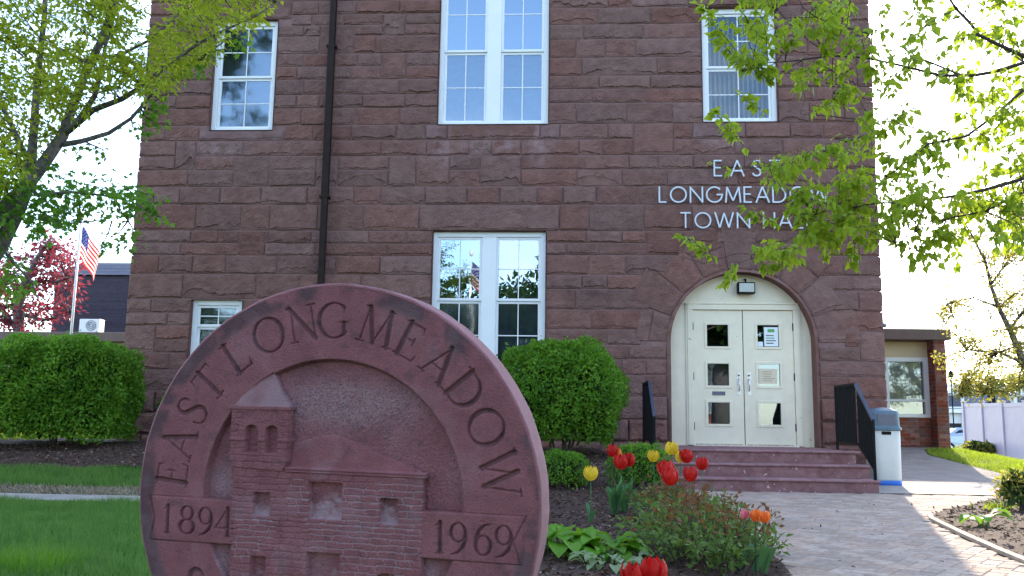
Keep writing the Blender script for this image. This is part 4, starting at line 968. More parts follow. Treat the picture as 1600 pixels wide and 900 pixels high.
for rid, nm in ((0, 'inscribed_ring'), (1, 'recessed_field'), (2, 'date_plaque'), (3, 'carved_building'), (4, 'carved_tower')):
    for half in ((-1, 1) if rid == 2 else (0,)):
        mk = cellm & (regc == rid)
        if half: mk = mk & ((U[:-1, :-1] < 0) == (half < 0))
        F = Fq[mk]; u_, inv = np.unique(F, return_inverse=True)
        o = link(nm, npmesh(nm, co[u_], inv.reshape(F.shape), M['mon'], True, {'dust': dust.ravel()[u_], 'dirt_shade': np.clip(dirt_shade, 0, 1).ravel()[u_]}), MON)
        if half: o['label'] = 'plaque with the year 1894' if half < 0 else 'plaque with the year 1969'
# rim and back
prof = [(RO-.0045, 0), (RO-.001, -.0015), (RO+.003, -.005), (RO+.0035, -.012), (RO+.002, -.05), (RO+.002, -.09), (RO, -THK+.006), (RO-.006, -THK), (0.001, -THK)]
n_ = 256; vs2 = []; fs2 = []; dst = []
for k in range(n_):
    a = 2*PI*k/n_
    for q, (r_, d_) in enumerate(prof):
        r2 = r_+(.0022*noise.noise(Vector((math.cos(a)*14, math.sin(a)*14, q*.6))) if 0 < q < 8 else 0)
        vs2.append(DC+Dr*(r2*math.cos(a))+Du*(r2*math.sin(a))+Dn*d_); dst.append(.25 if 2 <= q <= 6 else .0)
m_ = len(prof)
for k in range(n_):
    for q in range(m_-1): fs2.append((k*m_+q, k*m_+q+1, ((k+1) % n_)*m_+q+1, ((k+1) % n_)*m_+q))
link('rim', npmesh('rim', np.array([tuple(v) for v in vs2]), np.array(fs2), M['mon'], True, {'dust': dst, 'dirt_shade': [0.0]*len(dst)}), MON)
bq = MB(); bq.box(-.42, .42, -.12, .12, -.1, .06, M=Matrix.Translation((DC.x-Dn.x*.06, DC.y-Dn.y*.06, 0)) @ Matrix.Rotation(-.184, 4, 'Z')); bq.build('base', M['mon'], MON, bevel=.02)
# ------------------------------------------------------------------ plants
def mesh_leaves(name, P, D, Nn, Ln, Wd, T, mt, parent, kind='stuff'):
    V, F = leaves(np.asarray(P, float), np.asarray(D, float), np.asarray(Nn, float), Ln, Wd, T)
    return tag(link(name, npmesh(name, V, F, mt), parent), kind=kind)
def bush(name, c, r, n, mt, label, cat, size, power=2.6, group=None, taper=.0, wob=.10, stems=6, shell=.22):
    cx, cy, z0, h = c; t = empty(name, (cx, cy, z0), label, cat, group)
    d = rvec(n); d[:, 2] = np.where(d[:, 2] < -.55, -d[:, 2], d[:, 2])
    q = (np.abs(d)**power).sum(1)**(-1/power); s = q*(1-shell*rng.random(n)**1.6)
    nz = np.array([noise.noise(Vector(a)*2.4+Vector((cx*3, cy, 1)))+.5*noise.noise(Vector(a)*6+Vector((cx, 4, 1))) for a in d]); s = s*(1+wob*nz)*np.where(rng.random(n) < .035, 1+.10*rng.random(n), 1)
    P = d*s[:, None]; tz = 1-taper*np.clip(-P[:, 2], 0, 1)
    X = np.stack([cx+P[:, 0]*r[0]*tz, cy+P[:, 1]*r[1]*tz, z0+h*.5+P[:, 2]*h*.5], 1)
    X[:, 2] = np.maximum(X[:, 2], z0+.02)
    D = d*.8+rng.normal(size=(n, 3))*.75; D[:, 2] += .15; Nn = d+rng.normal(size=(n, 3))*.45+np.array([0, 0, .5])
    Ln = rng.uniform(.7, 1.3, n)*size; mesh_leaves('foliage', X, D, Nn, Ln, Ln*.62, T_QUAD, mt, t)
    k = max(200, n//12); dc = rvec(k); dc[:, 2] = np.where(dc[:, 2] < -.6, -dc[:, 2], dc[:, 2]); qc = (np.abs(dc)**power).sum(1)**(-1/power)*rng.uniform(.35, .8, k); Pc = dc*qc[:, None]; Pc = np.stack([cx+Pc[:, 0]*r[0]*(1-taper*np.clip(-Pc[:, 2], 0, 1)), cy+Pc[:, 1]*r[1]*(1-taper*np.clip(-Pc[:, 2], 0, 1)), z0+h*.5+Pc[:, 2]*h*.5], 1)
    mesh_leaves('dark_fill_foliage', Pc, rvec(k), dc+rvec(k)*.5, np.full(k, size*3.2), np.full(k, size*2.4), T_QUAD, M['leafDark'], t)  # added dark oversized leaves; they stop sun leaking through the bush
    m_ = MB()
    for k in range(stems):
        a = rnd.uniform(0, 2*PI); b = rnd.uniform(.2, .75); m_.tube([(cx+.05*math.cos(a), cy+.05*math.sin(a), z0-.05), (cx+r[0]*b*.4*math.cos(a), cy+r[1]*b*.4*math.sin(a), z0+h*.3), (cx+r[0]*b*math.cos(a), cy+r[1]*b*math.sin(a), z0+h*.7)], [.02, .014, .006], 5)
    m_.build('stems', M['twig'], t); return t
bush('clipped_bush', (-7.08, -1.55, .20, 1.68), (.94, .95), 42000, M['leafBush'], 'large rounded clipped green bush at the left corner of the brownstone building', 'bush', .048, taper=.12, wob=.15, power=3.6)
bush('clipped_bush', (-8.75, -2.0, .30, 1.42), (.80, .9), 12000, M['leafBush'], 'clipped green bush cut off by the left picture edge, beside the larger bush', 'bush', .048, taper=.25, wob=.13)
bush('clipped_bush', (-.02, -1.75, .24, 1.64), (.80, .80), 28000, M['leafBush'], 'rounded clipped green bush against the wall between the monument and the steps', 'bush', .046, power=2.9, taper=.38, wob=.17)
bush('small_shrub', (-.02, -4.15, .08, .42), (.30, .28), 3600, M['leafBush'], 'small round green shrub on the mulch right beside the monument', 'shrub', .026, taper=.2, wob=.2)
bush('small_shrub', (.82, -4.1, .08, .50), (.34, .3), 3600, M['leafBush'], 'small loose green shrub in front of the left end of the steps', 'shrub', .028, taper=.2, wob=.3)
bush('small_shrub', (-5.75, -1.0, .38, .75), (.16, .16), 500, M['leafBush'], 'thin leafy sapling at the foot of the wall, half hidden by the monument', 'shrub', .05, wob=.5)
# shrubs on the right-hand bed
bush('small_shrub', (5.15, -4.0, .10, .36), (.34, .32), 1500, M['leafR'], 'bright yellow green shrub at the right edge beside the path', 'shrub', .045, wob=.4)
bush('small_shrub', (4.32, -5.1, .10, .30), (.24, .22), 700, M['leafGold'], 'low golden leaved shrub in the right mulch bed', 'shrub', .04, wob=.5)

def petal_mesh(mt, flare=0.0):
    m_ = MB(); vs = []; fs = []; nu, nv_ = 5, 5
    for j in range(nv_+1):
        t = j/nv_; rad = .5*math.sin(PI*(.12+.72*t))**.8*(1+flare*t); hw = .80*math.sin(PI*min(1, .14+.78*t))**.6
        for i in range(nu+1):
            a = (i/nu-.5)*2*hw; vs.append((rad*math.cos(a)*(1+.06*abs(i/nu-.5)), rad*math.sin(a), t*1.15-.55*abs(i/nu-.5)**2*t))
    for j in range(nv_):
        for i in range(nu): k = j*(nu+1)+i; fs.append((k, k+1, k+nu+2, k+nu+1))
    return m_.add(vs, fs).mesh('petal', mt, True)
PET = {}
def tulip(x, y, zh, s, colr, label, lean=(0, 0), flare=.0, nl=3):
    flare *= .3
    z0 = g(x, y)+.03; t = empty('tulip', (x, y, z0), label, 'tulip', 'tulips')
    key = (colr, flare)
    if key not in PET: PET[key] = petal_mesh(M[colr+'petal'], flare)
    bx_, by_ = x-lean[0], y-lean[1]; h0 = zh-s*.55
    MB().tube([(bx_, by_, z0-.02), (bx_+lean[0]*.35, by_+lean[1]*.35, z0+(h0-z0)*.5), (x, y, h0+.004)], .0042, 6).build('stem', M['tulipleaf'], t, True)
    R0 = Matrix.Translation((x, y, h0)) @ Matrix.Rotation(lean[0]*1.2, 4, 'Y')
    for k in range(6):
        o_ = link('petal', PET[key], t, False); sc_ = s*(1.0 if k % 2 else .86)
        o_.matrix_local = Matrix.Translation((-x, -y, -z0)) @ R0 @ Matrix.Rotation(k*PI/3+rnd.uniform(-.12, .12)+x*7, 4, 'Z') @ Matrix.Rotation(rnd.uniform(-.04, .06)+(.13 if k % 2 else 0), 4, 'Y') @ Matrix.Diagonal((sc_, sc_, s*.98, 1))
    for k in range(nl):
        a = rnd.uniform(0, 2*PI); L_ = rnd.uniform(.16, .26); w_ = rnd.uniform(.018, .03); m_ = MB(); vs = []; n_ = 7
        for i in range(n_+1):
            u_ = i/n_; r_ = L_*(.28*u_+.25*u_*u_); zz = z0+L_*(u_-.35*u_**3); hw = w_*math.sin(PI*min(1, .12+.9*u_))**.8*(1 if i < n_ else .05)
            c_ = Vector((bx_+r_*math.cos(a), by_+r_*math.sin(a), zz)); sd_ = Vector((-math.sin(a), math.cos(a), 0))*hw; up = Vector((math.cos(a), math.sin(a), .3))*hw*.35
            vs += [c_+sd_+up, c_, c_-sd_+up]
        fs = [f_ for i in range(n_) for f_ in ((3*i, 3*i+1, 3*i+4, 3*i+3), (3*i+1, 3*i+2, 3*i+5, 3*i+4))]
        m_.add(vs, fs).build('leaf', M['tulipleaf'], t, True)
    return t
TUL = [((923, 739), -6.55, .075, 'yel', 'open yellow tulip standing alone between the monument and the red tulips', .12, 2),
 ((957, 704), -4.9, .080, 'red', 'small dark red tulip leaning, highest of the cluster left of the steps', 0, 3), ((964, 709), -4.85, .07, 'or', 'orange tulip tucked against the small dark red one', 0, 2),
 ((970, 721), -5.0, .095, 'red', 'red tulip, left one of the overlapping pair in front of the steps left end', 0, 4), ((983, 718), -4.85, .088, 'red', 'red tulip, right one of the overlapping pair in front of the steps left end', 0, 3),
 ((1021, 712), -5.5, .070, 'yel', 'small closed yellow tulip, lower of the two yellow ones by the steps', 0, 3), ((1049, 700), -5.4, .080, 'yel', 'yellow tulip, highest flower in front of the steps', 0, 2),
 ((1064, 713), -5.25, .075, 'yel', 'yellow tulip mostly hidden behind a red one', 0, 1), ((1072, 712), -5.4, .085, 'red', 'red tulip with a yellow one peeping out behind it', 0, 3),
 ((1097, 724), -5.5, .078, 'red', 'round red tulip farthest right of the cluster before the steps', 0, 2), ((1078, 740), -5.9, .085, 'red', 'dark red closed tulip leaning right under the round ones', 0, 2),
 ((1041, 732), -6.4, .092, 'red', 'large red tulip, upper of the overlapping pair above the rose bush', .08, 3), ((1046, 744), -6.6, .092, 'red', 'large red tulip, lower of the overlapping pair above the rose bush', .05, 3),
 ((1163, 803), -8.75, .036, 'pink', 'narrow pink and orange tulip bud above the rose bush', 0, 1), ((1181, 805), -8.8, .043, 'or', 'orange tulip, left one of the pair beside the path', 0, 2), ((1194, 807), -8.85, .043, 'or', 'orange tulip, right one of the pair beside the path', 0, 2),
 ((986, 896), -9.85, .075, 'red', 'near red tulip cut by the bottom edge, smaller one on the left', .12, 2), ((1021, 893), -9.8, .098, 'red', 'near big red tulip cut by the bottom edge, wide open', .15, 3)]
for (px, py), Y, s, c_, lb, fl, nl in TUL:
    q = at(px, py, Y); tulip(q.x, q.y, q.z, s*(1.36 if Y > -9 else 1.14), c_, lb, lean=(rnd.uniform(-.05, .05), rnd.uniform(-.04, .04)), flare=fl, nl=nl)
# leafy tuft of broad tulip leaves without flowers
for k, (px, py, Y) in enumerate(((960, 800, -5.8), (975, 806, -5.6))):
    q = at(px, py, Y); t = empty('tulip_leaves', (q.x, q.y, g(q.x, q.y)), ('tall grey green leaf tuft beneath the pair of red tulips', 'leaf tuft with broad drooping blades, right of the taller one')[k], 'plant'); z0 = g(q.x, q.y)+.02
    for j in range(11):
        a = rnd.uniform(0, 2*PI); L_ = rnd.uniform(.20, .40); w_ = rnd.uniform(.016, .032); ln_ = rnd.uniform(.15, .6); vs = []; n_ = 7
        for i in range(n_+1):
            u_ = i/n_; r_ = L_*ln_*u_*u_+.02; zz = z0+L_*(u_-.4*ln_*u_**3); hw = w_*math.sin(PI*min(1, .15+.87*u_))**.8*(1 if i < n_ else .05); c_ = Vector((q.x+r_*math.cos(a), q.y+r_*math.sin(a), zz)); sd_ = Vector((-math.sin(a), math.cos(a), 0))*hw; up = Vector((math.cos(a), math.sin(a), .3))*hw*.35
            vs += [c_+sd_+up, c_, c_-sd_+up]
        MB().add(vs, [f_ for i in range(n_) for f_ in ((3*i, 3*i+1, 3*i+4, 3*i+3), (3*i+1, 3*i+2, 3*i+5, 3*i+4))]).build('leaf', M['tulipleaf'], t, True)
def hosta(name, x, y, n, L0, L1, mt, label, r0=.1, cat='plant'):
    z0 = g(x, y)+.02; t = empty(name, (x, y, z0), label, cat)
    for k in range(n):
        a = 2.4*k+rnd.uniform(-.3, .3); L_ = rnd.uniform(L0, L1); rise = rnd.uniform(.45, 1.05); off_ = r0*math.sqrt(rnd.random()); bx_, by_ = x+off_*math.cos(a), y+off_*math.sin(a)
        w_ = L_*rnd.uniform(.24, .32); vs = []; n_ = 7; hd = L_*.55*rise
        MB_ = MB()
        for i in range(n_+1):
            u_ = i/n_; r_ = L_*(.35*(1-rise*.5)+.85*u_*(1-.25*rise)); zz = z0+hd+L_*(rise*.55*u_-.55*u_*u_)
            hw = w_*(math.sin(PI*min(1, u_*.93+.05)))**.75*(1 if i < n_ else .02)
            c_ = Vector((bx_+r_*math.cos(a), by_+r_*math.sin(a), zz)); sd_ = Vector((-math.sin(a), math.cos(a), 0))
            for q_, dz in ((1, .32), (.5, .12), (0, 0), (-.5, .12), (-1, .32)): vs.append(c_+sd_*hw*q_+Vector((0, 0, dz*hw+(.02*hw*(-1)**i))))
        fs = [(5*i+j, 5*i+j+1, 5*i+j+6, 5*i+j+5) for i in range(n_) for j in range(4)]
        MB_.add(vs, fs, mt); b_ = vs[2]; MB_.tube([(bx_, by_, z0-.02), ((bx_+b_.x)/2, (by_+b_.y)/2, z0+hd*.6), tuple(b_)], [.004, .0035, .003], 4, mt)
        MB_.build('leaf', None, t, True)
    return t
hosta('broad_leaf_plant', -.02, -8.30, 46, .17, .26, M['hosta'], 'clump of broad bright green leaves at the right foot of the monument', .13)
hosta('broad_leaf_plant', .26, -8.42, 40, .13, .21, M['hosta'], 'second broad leaf clump, nearer the rose bush', .12)
hosta('pale_leaf_plant', .26, -8.72, 44, .07, .12, M['hostaedge'], 'low fringe of pale edged leaves in front of the broad leaf clumps', .17)
hosta('leaf_sprout', 3.40, -6.25, 6, .18, .26, M['hosta'], 'young sprout with few broad leaves alone in the right mulch bed', .02)
q = at(205, 880, -10.2); hosta('leaf_sprout', q.x, q.y, 6, .05, .08, M['leafGold'], 'little yellow green seedling in front of the monument at the lower left', .02)
# grass tuft at the lower left corner
q = at(30, 900, -9.2); blades('grass_tuft', [(q.x-.3, q.y-.2), (q.x+.25, q.y-.2), (q.x+.25, q.y+.2), (q.x-.3, q.y+.2)], 900, g, M['leafBush'], .06, .16, .006, .5)
# rose bush
def sticks(name, cx, cy, rx, ry, hgt, ns, nleaf, label, cat, mats, size):
    t = empty(name, (cx, cy, g(cx, cy)), label, cat); st = MB(); P = []; D = []
    for k in range(ns):
        a = rnd.uniform(0, 2*PI); r_ = math.sqrt(rnd.random()); bx_, by_ = cx+rx*r_*.7*math.cos(a), cy+ry*r_*.8*math.sin(a); z0 = g(bx_, by_)
        h = hgt*rnd.uniform(.55, 1.1)*(1-.35*r_); ex, ey = cx+rx*r_*math.cos(a)*1.05+rnd.uniform(-.1, .1), cy+ry*r_*math.sin(a)*1.05+rnd.uniform(-.1, .1)
        pts = [(bx_, by_, z0-.02), ((bx_+ex)/2+rnd.uniform(-.02, .02), (by_+ey)/2, z0+h*.55), (ex, ey, z0+h)]
        st.tube(pts, [.0055, .004, .0022], 5)
        for j in range(nleaf):
            u_ = rnd.uniform(.3, 1); i = 0 if u_ < .5 else 1; v_ = u_*2-i; A, B = Vector(pts[i]), Vector(pts[i+1]); p_ = A.lerp(B, v_)
            d_ = Vector((rnd.gauss(0, 1), rnd.gauss(0, 1), rnd.gauss(.3, .5))).normalized(); P.append(p_+d_*rnd.uniform(.01, .07)); D.append(d_)
    st.build('stems', M['twig'], t)
    P = np.array([tuple(p) for p in P]); D = np.array([tuple(p) for p in D]); n_ = len(P); top = P[:, 2]-np.array([g(*p[:2]) for p in P])+rng.normal(size=n_)*.05; o_ = np.argsort(top); nr = int(n_*.13)
    for idx, mt, nm in ((o_[:-nr], mats[0], 'leaves'), (o_[-nr:], mats[1], 'young_leaves')):
        k = len(idx); Nn = rng.normal(size=(k, 3))*.6+np.array([0, 0, 1.]); Ln = rng.uniform(.6, 1.3, k)*size; mesh_leaves(nm, P[idx], D[idx], Nn, Ln, Ln*.6, T_OVAL, mt, t)
    return t
sticks('rose_bush', .86, -8.2, .42, .88, .37, 120, 34, 'spreading rose bush with green and reddish young leaves beside the brick path', 'bush', (M['leafRose'], M['leafRoseRed']), .042)
sticks('rose_bush', .92, -6.5, .38, .8, .38, 70, 32, 'smaller rose bush behind the big one, under the red tulips', 'bush', (M['leafRose'], M['leafRoseRed']), .044)
# pink flowers in the right bed
def posy(x, y, n, colr, label, r_, h):
    t = empty('flower_clump', (x, y, g(x, y)+.1), label, 'flowers'); z0 = rmound(x, y); st = MB(); P = []; D = []
    for k in range(n):
        a = rnd.uniform(0, 2*PI); q_ = r_*math.sqrt(rnd.random()); p_ = (x+q_*math.cos(a), y+q_*math.sin(a), z0+h*rnd.uniform(.6, 1)); st.tube([(x+q_*.4*math.cos(a), y+q_*.4*math.sin(a), z0-.02), p_], .003, 4)
        for j in range(5): D.append((math.cos(j*1.26), math.sin(j*1.26), .35)); P.append(p_)
    st.build('stems', M['tulipleaf'], t); k = len(P); mesh_leaves('petals', P, D, np.tile([0, 0, 1.], (k, 1)), np.full(k, .028), np.full(k, .026), T_QUAD, M[colr], t)
    k = n*5; PP = np.array([(x, y, z0)])+rng.normal(size=(k, 3))*np.array([r_*.6, r_*.6, .01]); DD = rng.normal(size=(k, 3))*.6; DD[:, 2] = 1; mesh_leaves('leaves', PP, DD, rvec(k), np.full(k, .11), np.full(k, .012), T_OVAL, M['leafR'], t)
posy(4.30, -4.6, 9, 'pinkpetal', 'pink flowers with yellow green leaves at the tip of the right mulch bed', .13, .2)
posy(4.95, -5.1, 8, 'yelpetal', 'small yellow and orange flowers at the right edge of the mulch bed', .2, .25)

# ------------------------------------------------------------------ trees
def twigs(st, anchors, targets, r0=.008):
    "curved twig from the nearest anchor point to each target; returns the twig polylines"
    A = np.array([tuple(a) for a in anchors]); out = []
    for q in targets:
        d = np.linalg.norm(A-np.array(tuple(q)), axis=1); a = Vector(A[int(np.argmin(d))]); b = Vector(q)
        m_ = a.lerp(b, .5)+Vector((rnd.gauss(0, .06), rnd.gauss(0, .06), .10*(b-a).length)); m2 = a.lerp(b, .8)+Vector((rnd.gauss(0, .03), rnd.gauss(0, .03), .06*(b-a).length))
        st.tube([a, m_, m2, b], [r0, r0*.7, r0*.5, r0*.25], 4, cap=False); out.append([a, m_, m2, b])
    return out
def along(paths, n, spread, umin=.3, droop=.3):
    P = []; D = []
    for pts in paths:
        L_ = [0]
        for a, b in zip(pts, pts[1:]): L_.append(L_[-1]+(Vector(b)-Vector(a)).length)
        k_ = n if isinstance(n, int) else max(1, int(n*L_[-1]))
        for _ in range(k_):
            s_ = (umin+(1-umin)*rnd.random()**.8)*L_[-1]; i = max(j for j in range(len(L_)-1) if L_[j] <= s_+1e-9); a, b = Vector(pts[i]), Vector(pts[i+1]); p_ = a.lerp(b, min(1, (s_-L_[i])/max(1e-6, L_[i+1]-L_[i])))
            d_ = Vector((rnd.gauss(0, 1), rnd.gauss(0, 1), rnd.gauss(0, .7))).normalized(); P.append(p_+d_*rnd.uniform(0, spread)); d_.z -= droop; d_ = d_+(b-a).normalized()*.5; D.append(d_)
    return np.array([tuple(p) for p in P]), np.array([tuple(d) for d in D])
def inpx(P, n, y0, y1):
    "points spread through the volume between two depths behind an outline of the crown"
    xs = [p[0] for p in P]; ys = [p[1] for p in P]; out = []
    while len(out) < n:
        x, y = rnd.uniform(min(xs), max(xs)), rnd.uniform(min(ys), max(ys))
        if inpoly(x, y, P): out.append(at(x, y, rnd.uniform(y0, y1)))
    return out
def limb(st, px, r, n=8): # px = [(x, y, Y)], r = radii
    pts = [at(*p) for p in px]; st.tube(pts, r, n, cap=True); return pts
def dense(pts, st_=.12):
    out = []
    for a, b in zip(pts, pts[1:]):
        k = max(1, int((Vector(b)-Vector(a)).length/st_)); out += [Vector(a).lerp(Vector(b), i/k) for i in range(k)]
    return out+[Vector(pts[-1])]
# left tree
TL = empty('maple_tree', (-5.7, -7.0, 0), 'leafy maple at the left whose lichened limbs spread over the corner of the building', 'tree')
st = MB(); anc = []
trunk = [(-5.7, -7.0, -.2), (-5.65, -7.0, .8), (-5.45, -7.0, 1.5)]
st.tube(trunk+[at(-60, 470, -7)], [.19, .15, .13, .10], 10)
for px, r in ((((-60, 470, -7), (0, 385, -7), (28, 330, -7), (40, 300, -6.95), (48, 262, -6.95), (52, 215, -6.9), (58, 130, -6.8), (70, 20, -6.7), (72, -80, -6.6)), [.085, .062, .056, .05, .045, .035, .03, .022, .015]),
 (((-60, 400, -7.1), (0, 332, -7.1), (38, 295, -7.05), (72, 250, -7), (98, 212, -7), (112, 170, -6.95), (135, 110, -6.9), (160, 60, -6.9), (178, 0, -6.85), (190, -90, -6.8)), [.075, .058, .056, .05, .046, .038, .034, .03, .024, .015]),
 (((98, 212, -7), (125, 185, -7.05), (148, 150, -7.1), (158, 110, -7.15), (165, 70, -7.2), (180, 20, -7.2), (200, -60, -7.2)), [.03, .026, .022, .018, .014, .011, .006]),
 (((105, 205, -7), (145, 172, -7.1), (190, 155, -7.2), (222, 135, -7.2), (262, 102, -7.25), (310, 68, -7.3), (355, 45, -7.3), (400, 25, -7.3), (430, 5, -7.3)), [.032, .026, .022, .02, .016, .013, .010, .007, .003]),
 (((98, 226, -7), (130, 220, -6.9), (170, 208, -6.85), (205, 185, -6.8), (235, 150, -6.8), (265, 128, -6.75), (300, 100, -6.7)), [.026, .022, .019, .016, .012, .009, .004]),
 (((125, 95, -6.9), (190, 85, -6.8), (235, 62, -6.8), (270, 30, -6.8), (300, -10, -6.8)), [.018, .015, .012, .009, .005]),
 (((40, 290, -7.05), (60, 305, -6.9), (110, 300, -6.7), (160, 305, -6.6), (205, 315, -6.6), (238, 335, -6.6)), [.022, .017, .013, .010, .007, .003]),
 (((48, 262, -6.95), (20, 200, -6.8), (-20, 120, -6.7), (-50, 20, -6.6)), [.03, .022, .016, .01]),
 (((0, 385, -7), (30, 420, -6.8), (50, 440, -6.7), (60, 470, -6.7)), [.014, .010, .007, .003]),
 (((60, 340, -6.9), (100, 350, -6.8), (150, 345, -6.7), (200, 345, -6.7)), [.012, .009, .006, .003])):
    anc += dense(limb(st, px, r))
A_ = [(-90, -90), (445, -90), (432, 8), (395, 40), (345, 70), (325, 95), (300, 108), (268, 150), (225, 158), (200, 140), (165, 160), (110, 205), (60, 250), (-90, 330)]
B_ = [(-90, 250), (30, 265), (110, 265), (150, 295), (205, 275), (238, 300), (246, 335), (205, 345), (165, 335), (120, 330), (105, 350), (85, 385), (50, 420), (45, 470), (-90, 520)]
tw = MB(); tA = twigs(tw, anc, inpx(A_, 430, -7.9, -6.0), .0035); P, D = along(tA, 44, .12, .25, .25)
mesh_leaves('crown', P, D, rng.normal(size=P.shape)*.7+np.array([0, 0, 1.]), rng.uniform(.034, .066, len(P)), rng.uniform(.018, .036, len(P)), T_OVAL, M['leafL'], TL)
tB = twigs(tw, anc, inpx(B_, 120, -7.6, -6.2), .004); 
hang = [(150, 290), (170, 300), (200, 290), (215, 320), (230, 330), (242, 342), (205, 372), (222, 205), (250, 180), (248, 200), (160, 395), (190, 395), (120, 240), (165, 245), (290, 112), (312, 106), (325, 90), (380, 60), (385, 72), (235, 160), (245, 165)]
tB += twigs(tw, anc, [at(x, y, -6.7) for x, y in hang]); P, D = along(tB, 20, .12, .3, .5)
mesh_leaves('lower_crown', P, D, rng.normal(size=P.shape)*.7+np.array([0, 0, 1.]), rng.uniform(.04, .075, len(P)), rng.uniform(.035, .06, len(P)), T_MAPLE, M['leafLow'], TL)
# crown above the picture, which shades the lawn
cr_ = [(rnd.gauss(-5.3, 1.1), rnd.gauss(-7, 1.1), rnd.uniform(5.0, 7.6)) for _ in range(160)]
st.tube([at(72, -80, -6.6), (-5.0, -6.8, 5.8), (-5.2, -7, 7.3)], [.05, .03, .01], 6); anc2 = anc+dense([at(72, -80, -6.6), (-5.0, -6.8, 5.8), (-5.2, -7, 7.3)])
tC = twigs(tw, anc2, cr_); P, D = along(tC, 22, .16, .3, .2); mesh_leaves('upper_crown', P, D, rng.normal(size=P.shape)*.7+np.array([0, 0, 1.]), rng.uniform(.07, .11, len(P)), rng.uniform(.05, .09, len(P)), T_MAPLE, M['leafL'], TL)
st.build('trunk', M['bark'], TL, True); tw.build('twigs', M['twig'], TL)
# right tree
TR = empty('elm_tree', (4.6, -8.7, 0), 'fresh leaved tree at the right whose drooping branches hang in front of the lettering', 'tree')
st = MB(); tw = MB(); anc = []
st.tube([(4.6, -8.7, -.2), (4.5, -8.7, 1.2), (4.3, -8.7, 2.4), (4.1, -8.7, 4.2), (4.0, -8.7, 6)], [.16, .13, .12, .09, .04], 10)
BR = ((((1900, 20, -8.7), (1700, 105, -8.8), (1600, 98, -8.8), (1550, 113, -8.8), (1520, 118, -8.75), (1470, 118, -8.7), (1430, 108, -8.65), (1390, 98, -8.6), (1350, 90, -8.6), (1300, 87, -8.55), (1240, 95, -8.5), (1200, 98, -8.5), (1160, 112, -8.5)), [.03, .016, .0115, .010, .010, .009, .0075, .007, .006, .0055, .004, .003, .0015]),
 (((1900, 160, -8.7), (1700, 110, -8.9), (1600, 88, -9), (1550, 65, -9), (1530, 55, -9), (1515, 35, -9), (1495, 15, -9), (1478, -10, -9)), [.03, .016, .012, .011, .010, .009, .008, .006]),
 (((1500, 117, -8.7), (1465, 102, -8.7), (1440, 92, -8.65), (1415, 78, -8.6), (1390, 60, -8.6)), [.007, .006, .005, .004, .002]),
 (((1362, 95, -8.6), (1362, 54, -8.6), (1310, 40, -8.55), (1275, 27, -8.5), (1255, 12, -8.5), (1240, -20, -8.5)), [.004, .0055, .005, .0045, .004, .003]),
 (((1300, 87, -8.55), (1270, 68, -8.5), (1240, 45, -8.5), (1215, 15, -8.5), (1200, -20, -8.5)), [.0045, .004, .0035, .003, .002]),
 (((1900, 300, -8.7), (1700, 120, -8.7), (1600, 140, -8.7), (1555, 180, -8.7), (1510, 213, -8.65), (1450, 225, -8.6), (1437, 237, -8.6), (1400, 267, -8.55), (1385, 275, -8.5)), [.028, .014, .010, .0085, .0075, .006, .005, .004, .002]),
 (((1430, 200, -8.6), (1390, 190, -8.6), (1345, 187, -8.55), (1292, 181, -8.5), (1250, 178, -8.5)), [.0045, .004, .0035, .003, .0015]),
 (((1900, 420, -8.7), (1700, 230, -8.7), (1590, 282, -8.7), (1537, 297, -8.7), (1487, 307, -8.65), (1412, 317, -8.6), (1372, 317, -8.55), (1340, 323, -8.5), (1310, 324, -8.5), (1275, 335, -8.5), (1235, 355, -8.45)), [.03, .015, .011, .0095, .008, .006, .0055, .005, .0035, .003, .0015]),
 (((1340, 323, -8.5), (1307, 350, -8.5), (1275, 369, -8.45), (1250, 380, -8.45), (1200, 398, -8.4), (1160, 408, -8.4), (1128, 428, -8.4)), [.005, .0045, .004, .0035, .003, .002, .001]),
 (((1600, 300, -8.9), (1540, 330, -8.9), (1487, 340, -8.8), (1445, 352, -8.8), (1400, 380, -8.8)), [.008, .006, .004, .003, .002]),
 (((1400, 200, -8.5), (1340, 215, -8.5), (1307, 227, -8.5), (1285, 237, -8.5), (1225, 257, -8.45), (1180, 262, -8.45), (1140, 262, -8.4), (1108, 250, -8.4)), [.005, .0045, .004, .0035, .003, .002, .0015, .001]),
 (((1302, 88, -8.55), (1300, 110, -8.5), (1302, 145, -8.5)), [.003, .0025, .0015]),
 (((1200, 398, -8.4), (1150, 396, -8.4), (1100, 412, -8.4), (1062, 400, -8.35), (1036, 390, -8.35)), [.003, .0022, .0018, .0015, .001]),
 (((1180, 262, -8.45), (1150, 275, -8.4), (1170, 290, -8.4)), [.002, .0015, .001]))
main = []
for px, r in BR: pp = limb(st, px, r, 6); main.append(pp); anc += dense(pp, .05)
tips = [[(1150, 80), (1120, 40), (1095, 8)], [(1190, 118), (1150, 90), (1118, 60)], [(1118, 402), (1085, 380), (1062, 366)], [(1162, 228), (1135, 196), (1113, 172)], [(1195, 175), (1170, 160), (1155, 148)], [(1215, 350), (1190, 338), (1165, 325)], [(1230, 330), (1250, 300), (1290, 305)], [(1340, 360), (1335, 390), (1335, 412)], [(1300, 380), (1290, 400), (1300, 398)], [(1150, 415), (1140, 430), (1130, 445)],
 [(1180, 402), (1200, 418), (1230, 410)], [(1160, 20), (1180, 50), (1210, 60)], [(1190, 100), (1200, 130), (1215, 120)]]
tips3 = [[at(x, y, -8.45+.05*rnd.random()) for x, y in t_] for t_ in tips]
for t_ in tips3: tw.tube(t_, [.003, .002, .001], 4)
C1 = [(1105, -30), (1240, -40), (1372, 0), (1372, 205), (1335, 185), (1262, 170), (1205, 122), (1140, 62)]
